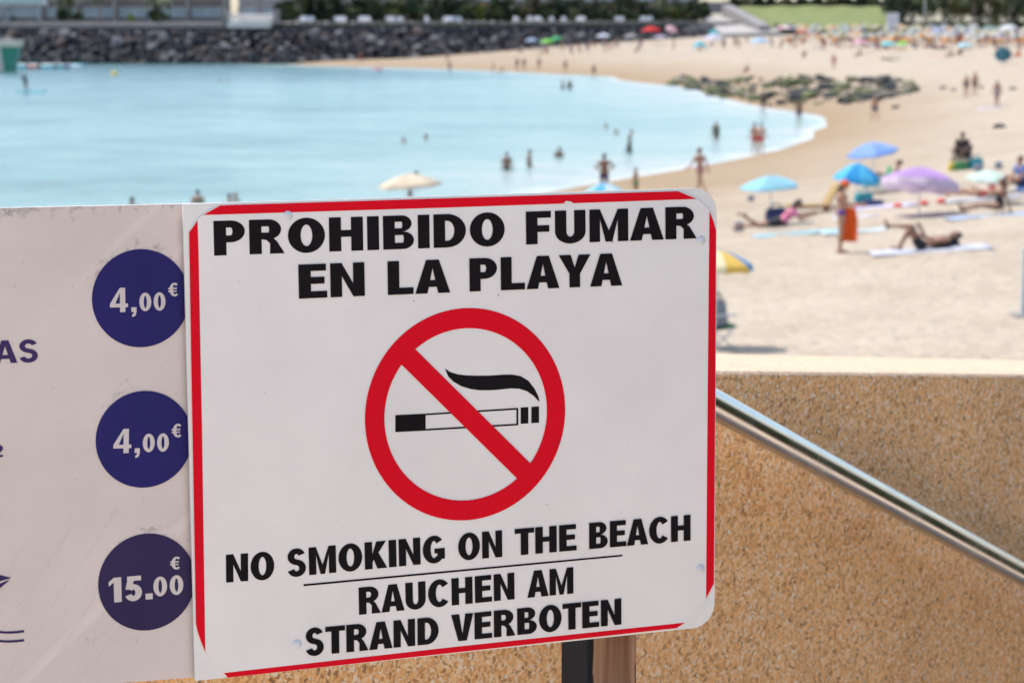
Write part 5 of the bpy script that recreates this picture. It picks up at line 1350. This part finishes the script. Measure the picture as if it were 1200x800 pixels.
bag((p[0] - .15, p[1], p[2] + .38), 'grey bag lying on the green folding chair', CLOTH['grey'], (.35, .28, .42), .4)
p = on_sand(1203, 371); po = thing('shower_post', 'pale grey beach shower post standing on the open sand', 'shower post', p)
MB().box((0, 0, .57), (.20, .14, 1.2), bev=.02).obj('post', mat('post_pale', (.42, .46, .46), .6, .08), po); MB().box((0, 0, .02), (.5, .5, .06), bev=.02).obj('base', GREYW, po); MB().tube([(-.1, -.08, .95), (-.1, -.16, .95)], .02, 8).obj('tap', STEEL, po, True)
for px, py, k in ((866, 271, .2), (880, 236, .16), (1146, 201, .2), (1170, 198, .2), (1030, 210, .15)):
    p = on_sand(px, py); bag(p, 'small dark bundle left on the open sand', CLOTH['grey'], (k * 1.4, k, k * 1.4), 0, False, 'sand_bundle')['group'] = 'bundles on the sand'

# shore and water
def at_shore(px, py, **k): return person(on_sand(px, py), **k)
def P_(px, py, rz, pose, label, group=None, **k): return person(on_sand(px, py), facing(rz), pose, label, group, **k)
P_(820, 227, 40, 'walk', 'woman in a bikini walking along the wet sand', female=True, wear='bikini', wc='pink', hair=0, style='bun')
P_(884, 180, 30, 'stand', 'man in red shorts standing at the edge of the surf', wear='trunks', wc='red', skin=0)
P_(891.5, 181, -20, 'relaxed', 'bather in red shorts standing close beside another at the surf', wear='trunks', wc='red', skin=2, hair=1)
P_(708, 231, 20, 'akimbo', 'bather with hands on hips seen above the white and blue parasol', wear='trunks', wc='navy', skin=1)
P_(745, 233, 60, 'stand', 'child standing at the water edge beside the walking woman', wear='trunks', wc='green', skin=0, h=.68)
P_(936, 146, 10, 'stand', 'person standing in the backwash in front of the weedy rocks', wear='trunks', wc='navy', skin=1)
P_(894, 133, 10, 'relaxed', 'dark figure standing in the sea beside the weedy rocks', wear='trunks', wc='black', skin=3)
P_(1025, 142, 160, 'walk', 'bather walking down the sand from the weedy rocks', wear='trunks', wc='navy', skin=0)
P_(1132, 115, 150, 'stand', 'woman in a dark swimsuit standing on the open sand with a companion', female=True, wear='swimsuit', wc='navy', skin=0)
P_(1142, 113, 200, 'stand', 'tall man standing on the open sand with a companion', wear='trunks', wc='black', skin=0, h=1.06)
P_(1168, 126, 140, 'relaxed', 'long haired woman in blue standing beside a lilac towel', female=True, wear='bikini', wc='blue', skin=1, style='long')
tw(1160, 127, LIL_T, 'lilac towel lying at the feet of the woman in blue', 1.8, .9)
P_(977, 82, 170, 'stand', 'person standing alone on the sand behind the weedy rocks', wear='trunks', wc='pink', skin=0)
P_(876, 86, 120, 'sit', 'person sitting on top of the weedy rocks', wear='trunks', wc='red', skin=1)
P_(943, 68, 150, 'sit', 'person sitting on the sand in a dark red suit', wear='swimsuit', wc='red', skin=1, female=True)
P_(1008, 67, 100, 'sit', 'person sitting on the sand before the crowd in grey', wear='trunks', wc='grey', skin=1)
P_(1026, 61, 90, 'walk', 'person in purple walking before the crowded parasols', wear='dress', wc='purple', skin=1, female=True)
P_(1043, 71, 90, 'prone', 'person lying face down alone before the crowd', wear='trunks', wc='black', skin=3)
P_(1115, 68, 90, 'sit', 'dark haired person sitting beside the pink towel', wear='trunks', wc='black', skin=1)
P_(1126, 66, 60, 'sit', 'person in black sitting near the pale aqua parasol', wear='dress', wc='black', skin=1, female=True)
tw(1100, 66, CLOTH['pink'], 'bright pink towel lying on the sand before the crowd', 2.2, 1.4); tw(905, 68, mat('towel_coral', (.62, .35, .27), .9, .1), 'coral towel lying on the sand above the weedy rocks', 2.2, 1.1)
for px, py, rz, pose, wc in ((606, 82, 160, 'stand', 'navy'), (614, 82, 180, 'stand', 'black'), (631.5, 82, 200, 'stand', 'red'), (662.5, 85, 30, 'stand', 'navy'), (696, 91, 160, 'walk', 'black'), (527, 86, 30, 'stand', 'black'), (578, 87, 100, 'stand', 'red'), (589, 87, 90, 'sit', 'white'), (423, 73, 90, 'walk', 'red'), (524, 73, 90, 'walk', 'navy')):
    P_(px, py, rz, pose, 'bather on the far waterline below the boulders', 'bathers along the far waterline', wear='trunks', wc=wc, skin=rr2.randrange(3), hair=rr2.randrange(3))
P_(404, 68, 90, 'sit', 'person in cream sitting at the foot of the boulders', wear='dress', wc='straw', skin=2, female=True)
def W_(px, yw, sink, rz, pose, label, group=None, **k):
    p = at_z(px, yw, 0); return person((p[0], p[1], 0), facing(rz), pose, label, group, sink=sink, name='person', **k)
waist, chest_, head_ = 'bather standing waist deep in the clear shallows', 'bather standing chest deep in the sea', 'swimmer with only the head above the sea'
for px, yw, sink, pose in ((594, 199, .85, 'stand'), (620, 195, .88, 'relaxed'), (738, 179, .75, 'stand'), (659, 105, .75, 'stand'), (667.5, 105, .7, 'relaxed')):
    W_(px, yw, sink, rr2.uniform(0, 360), pose, waist, 'bathers waist deep', skin=rr2.choice([1, 1, 3]), wear='trunks', wc='black')
W_(839, 163, .62, 20, 'stand', 'bather in a wide straw hat standing thigh deep in the sea', wear='swimsuit', wc='black', skin=1, female=True, hat='sun', hc='grey')
W_(655, 184, 1.18, 200, 'relaxed', chest_, 'bathers chest deep', skin=1); W_(232, 238, 1.18, 10, 'stand', chest_, 'bathers chest deep', skin=0)
for px, yw in ((710, 150), (722, 157), (740, 158), (473, 167), (499, 163), (155, 240), (269, 236), (276, 235), (886, 158), (259, 95), (268, 96), (417, 82), (335, 79)):
    W_(px, yw, 1.40, rr2.uniform(0, 360), 'stand', head_, 'swimmers', skin=rr2.choice([0, 1]))
W_(488, 214, 1.2, 0, 'stand', 'bather in the sea just behind the cream parasol', skin=1)
p = on_sand(481, 283); person((p[0] + .0, p[1], p[2]), facing(20), 'stand', 'person in a blue shirt standing under the cream parasol', wear='trunks', wc='red', top='blue', skin=0, h=.97)
p = at_z(443, 82.5, 0); swim_ring(p, 'pink swim ring floating near the far waterline', CLOTH['pink'], .62)
person((p[0] + .3, p[1], 0), facing(90), 'stand', 'bather sitting low in the sea inside the pink swim ring', sink=1.25, skin=1)
p = at_z(757, 221, 0); q = on_sand(757, 236); ball((q[0], q[1], q[2]), .22, 'small green ball lying by the water edge', [CLOTH['green'], CLOTH['yellow']])

# paddle boarder, floats, buoy, slide
p = at_z(30, 108.5, 0)
bd = MB(); V, Fc = [], []
for z in (.06, -.06):
    for k in range(24):
        a = 2 * math.pi * k / 24; V.append((1.6 * math.cos(a), .42 * math.sin(a) * (1 - .15 * math.cos(a)), z + .1 * max(0, math.cos(a)) ** 6))
bd.add(V, [tuple(range(24)), tuple(range(47, 23, -1))] + [(k, 24 + k, 24 + (k + 1) % 24, (k + 1) % 24) for k in range(24)])
tag(bd.obj('paddle_board', mat('board_teal', (.16, .52, .55), .4, .1), None, loc=(p[0] + .6, p[1], .06)), 'teal paddle board carrying the standing paddler', 'paddle board')
person((p[0], p[1], .12), facing(40), 'paddle', 'paddler in black standing on the teal board', skin=3, wear='trunks', wc='black', top='black')
pd = thing('paddle', 'long paddle held by the standing paddler', 'paddle', (p[0] + .25, p[1] + .25, .0)); MB().tube([(0, 0, .0), (-.1, 0, 1.7)], .016, 6).obj('shaft', CLOTH['black'], pd); MB().box((0, 0, -.1), (.2, .03, .4), bev=.01).obj('blade', CLOTH['black'], pd)
INF = {k: mat('inflatable_' + k, c, .35, .05, 1) for k, c in dict(teal=(.10, .48, .50), white=(.72, .72, .70), red=(.60, .16, .10), green=(.02, .23, .15), cream=(.70, .60, .46), navy=(.04, .10, .25)).items()}
for px, w_, c in ((24, 3.2, 'teal'), (41, 2.6, 'red'), (57, 3.6, 'teal'), (71, 2.2, 'teal'), (80, 1.4, 'navy'), (91, 2.0, 'white')):
    p = at_z(px, 80.5, 0)
    o = thing('inflatable_float', {'teal': 'teal inflatable float moored by the slide', 'red': 'red topped inflatable float moored between teal ones', 'navy': 'navy inflatable float between teal and white ones', 'white': 'white inflatable float at the end of the moored row'}[c], 'float', (p[0], p[1], -.15), 0, 'moored floats' if c == 'teal' else None)
    MB().box((0, 0, .35), (w_, 2.2, .7), bev=.2).obj('float_body', INF[c], o, True)
    for s_ in (-.8, .8): MB().tube([(-w_ / 2 - .1, s_, .62), (w_ / 2 + .1, s_, .62)], .2, 10).obj('side_tube', INF['white' if c != 'white' else 'teal'], o, True)
p = at_z(134, 88.5, 0); by = thing('marker_buoy', 'yellow marker buoy floating in the bay', 'buoy', (p[0], p[1], -.1)); MB().ell((0, 0, .22), (.45, .45, .38), 16, 10).obj('float_body', CLOTH['yellow'], by, True); MB().tube([(0, 0, .5), (0, 0, .78)], [.14, .05], 8).obj('mast', CLOTH['yellow'], by, True)
p = at_z(-6, 84, 0); s_l = thing('inflatable_slide', 'tall green and cream inflatable water slide floating in the bay', 'water slide', (p[0], p[1], -.15))
def hull(x0b, x1b, x0t, x1t, z0, z1, y0, y1):
    V = [(x0b, y0, z0), (x1b, y0, z0), (x1b, y1, z0), (x0b, y1, z0), (x0t, y0, z1), (x1t, y0, z1), (x1t, y1, z1), (x0t, y1, z1)]
    return V, [(3, 2, 1, 0), (4, 5, 6, 7), (0, 1, 5, 4), (1, 2, 6, 5), (2, 3, 7, 6), (3, 0, 4, 7)]
link('tower', mesh('tower', *hull(1.6, 2.6, 1.2, 3.6, 0, 3.59, -1.2, 1.6), INF['green']), s_l); link('top_platform', mesh('top_platform', *hull(-2.4, 3.7, -2.6, 3.95, 3.6, 4.5, -1.5, 1.8), INF['cream']), s_l)
link('slide_face', mesh('slide_face', *hull(-4.6, 1.58, -1.4, 1.18, 0, 3.58, -1.25, 1.5), INF['cream']), s_l)
for k in range(7): MB().tube([(-4.6 + k * .48, -1.3, .35 + .52 * k), (1.4 - .05 * k, -1.3, .35 + .52 * k)], .10, 8).obj('rung', INF['white'], s_l, True)

# ------------------------------------------------------------------ far beach
def far_parasol(px, ytop, s, label, cols, r=1.05, group=None, tilt=(0, 0), name='beach_parasol'):
    fp, _h = foot(min(max(px, 330), 830)); yfoot = 20 + (CZ - fp[2]) * F / fp[1] + .8 if px < 850 else 38
    yb = max(ytop + 2.05 * s, yfoot)
    b = on_sand(px, yb, .05); s2 = F / ((b - CAM) @ FW); h = (yb - ytop) / s2
    if h > 3.4: h = 3.4
    return parasol(b, label, cols, r=round(r * s / s2, 2), hgt=h, rise=.45 * r, val=.08, group=group, tilt=tilt, spin=rr2.uniform(0, 1), ribs=False)
GR, RD = (.16, .55, .08), (.62, .03, .03)
far_parasol(623, 45, 7.2, 'pale blue parasol at the foot of the boulders', [(.38, .50, .66)], 1.1)
far_parasol(641, 46, 7.2, 'lime green parasol at the foot of the boulders', [(.28, .68, .12)], 1.2); far_parasol(652, 43, 7.0, 'mid green parasol beside the lime green one', [(.10, .52, .22)], 1.1)
far_parasol(707, 39.5, 7.0, 'white parasol with blue panels before the boulders', [(.72, .72, .72), (.40, .46, .62)], 1.25); far_parasol(739, 40, 6.8, 'grey parasol before the boulders', [(.34, .32, .32)], 1.3)
far_parasol(763, 30.5, 6.4, 'large red parasol at the end of the boulder bank', [RD], 1.9); far_parasol(785, 27, 6.2, 'pink and white parasol tilted beside the large red one', [(.66, .28, .34), (.70, .60, .58)], 1.2, tilt=(30, 20))
far_parasol(774, 41, 6.6, 'mauve parasol in front of the large red one', [(.46, .38, .48)], 1.3); far_parasol(837, 35.5, 6.6, 'teal parasol on top of the pale sun shelters', [(.06, .50, .58)], 1.1)
far_parasol(836, 40, 6.6, 'wide lilac white parasol under the teal one', [(.62, .62, .74)], 2.0); far_parasol(890, 44, 7, 'pale blue parasol beside the ramp foot', [(.42, .58, .72)], 1.7)
p = on_sand(820, 60); tn = thing('beach_tent', 'bright teal pop-up beach tent', 'tent', p)
V, Fc = [], []
for i in range(9):
    for j in range(9):
        a = math.pi * i / 8; t_ = j / 8 * math.pi; V.append((1.15 * math.cos(a), .9 * math.cos(t_) * math.sin(a) ** .5, 1.45 * math.sin(a) ** .8 * (.55 + .45 * math.sin(t_))))
link('tent_skin', mesh('tent_skin', V, [(i * 9 + j, i * 9 + j + 1, (i + 1) * 9 + j + 1, (i + 1) * 9 + j) for i in range(8) for j in range(8)], mat('tent_teal', (.02, .45, .56), .6, .08, trans=.3), True), tn)
for a in (0, math.pi): MB().tube([(1.17 * math.cos(q_), .9 * math.cos(a) * .2, 1.46 * math.sin(q_)) for q_ in np.linspace(0, math.pi, 12)], .012, 5).obj('pole_hoop', POLE, tn, True)
far_parasol(1041, 48, 8.5, 'turquoise parasol standing in front of the crowd', [(.16, .58, .60)], 1.15); far_parasol(1057, 48.5, 9, 'small lime parasol beside the turquoise one', [(.18, .74, .10)], .75)
far_parasol(1130, 49, 9, 'pale aqua parasol before the orange sunbeds', [(.46, .66, .68)], 1.2); far_parasol(1175, 56, 9.5, 'slate blue parasol lying tilted on the sand before the crowd', [(.06, .17, .22)], 1.1, tilt=(-60, 20))
far_parasol(1182, 29, 8, 'large white parasol at the end of the crowd', [(.74, .76, .76)], 1.45); far_parasol(1160, 30, 8, 'green grey parasol beside the large white one', [(.24, .34, .30)], 1.4)
far_parasol(1098, 33, 8, 'blue violet parasol in the crowded rows', [(.34, .38, .58)], 1.2); far_parasol(1008, 46, 8.5, 'pink parasol low in front of the crowd', [(.66, .36, .46)], 1.2)
far_parasol(918, 30, 7.5, 'pink and white parasol at the end of the crowded rows', [(.66, .30, .36), (.72, .70, .66)], 1.4)
far_parasol(939, 35, 7.5, 'orange red parasol in the crowded rows', [(.66, .22, .12)], 1.0)
crowd_cols = [[(.50, .49, .45)], [(.52, .49, .43), (.14, .24, .26)], [(.50, .46, .36), (.52, .22, .05)], [(.46, .46, .47), (.20, .22, .28)], [(.50, .48, .42), (.34, .28, .10)]]
crowd_lab = ['plain pale grey parasol in the crowded rows before the lawn', 'white and teal striped parasol in the crowded rows', 'cream and orange striped parasol in the crowded rows', 'white and grey striped parasol in the crowded rows', 'white and khaki striped parasol in the crowded rows']
for row, (yt, s_) in enumerate(((28.5, 6.2), (31.5, 6.7), (34.5, 7.2), (38, 7.6))):
    px = 926 + row * 5
    while px < 1215:
        if rr2.random() < .86 and not (1086 < px < 1110 and row == 1) and not (1150 < px < 1195 and row == 0):
            k = rr2.choices(range(5), [1.5, 3, 3, 2.5, 2.5])[0]
            far_parasol(px, yt + rr2.uniform(-1, 1), s_, crowd_lab[k], crowd_cols[k], 1.35, 'crowded parasols %d' % k)
        px += rr2.uniform(12, 19)
ORF = mat('sunbed_orange', (.66, .26, .03), .8, .1); ORFR = mat('sunbed_frame', (.60, .58, .54), .5, .1)
for i in range(44):
    px, py = rr2.uniform(925, 1205), rr2.uniform(48.5, 54)
    if px < 1040 and rr2.random() < .5: py -= 3
    p = on_sand(px, py); lounger(p, rr2.choice([R(80), R(95), R(250), R(110)]), 'orange sunbed with raised back among the crowded parasols', ORF, ORFR, 'orange sunbeds')
wcs = list(CLOTH)
for i in range(84):
    px, py = rr2.uniform(912, 1205), rr2.uniform(47, 59)
    pose = rr2.choice(['sit', 'sit', 'stand', 'walk', 'recline', 'supine', 'relaxed'])
    lab = {'sit': 'person sitting on the sand among the crowd', 'stand': 'person standing among the crowd of parasols', 'walk': 'person walking through the crowd of parasols', 'recline': 'person reclining among the crowd', 'supine': 'person lying flat among the crowd', 'relaxed': 'person standing at ease in the crowd'}[pose]
    P_(px, py, rr2.uniform(0, 360), pose, lab, 'crowd ' + pose, wear='trunks', wc=rr2.choice(['navy', 'red', 'black', 'blue']), skin=rr2.randrange(4), hair=rr2.randrange(3))
for i in range(34):
    px = rr2.uniform(605, 905); py = float(np.interp(px, [605, 700, 830, 905], [63, 60, 58, 54])) + rr2.uniform(-4, 3)
    pose = rr2.choice(['sit', 'sit', 'stand', 'walk', 'recline', 'relaxed'])
    lab = {'sit': 'person sitting on the sand below the boulders', 'stand': 'person standing on the sand below the boulders', 'walk': 'person walking on the sand below the boulders', 'recline': 'person reclining on the sand below the boulders', 'relaxed': 'person standing at ease below the boulders'}[pose]
    P_(px, py, rr2.uniform(0, 360), pose, lab, 'far bathers ' + pose, wear='trunks', wc=rr2.choice(['navy', 'red', 'black', 'blue', 'white']), skin=rr2.randrange(4), hair=rr2.randrange(3))
for i, (px, py, c) in enumerate(((640, 60, 'teal'), (688, 60, 'white'), (752, 61, 'blue'), (770, 60, 'teal'), (800, 66, 'lilac'), (960, 58, 'blue'), (985, 57, 'pink'), (1062, 60, 'yellow'), (1090, 57, 'red'), (1190, 66, 'orange'))):
    tw(px, py, CLOTH[c], c + ' towel spread on the far sand ' + ('below the boulders' if px < 700 else 'before the boulders end' if px < 900 else 'before the crowded parasols'), 1.9, 1.0, rr2.uniform(-.5, .5))
P_(1194, 68, 90, 'sit', 'person in orange sitting behind the slate blue parasol', wear='dress', wc='orange', skin=0, female=True)
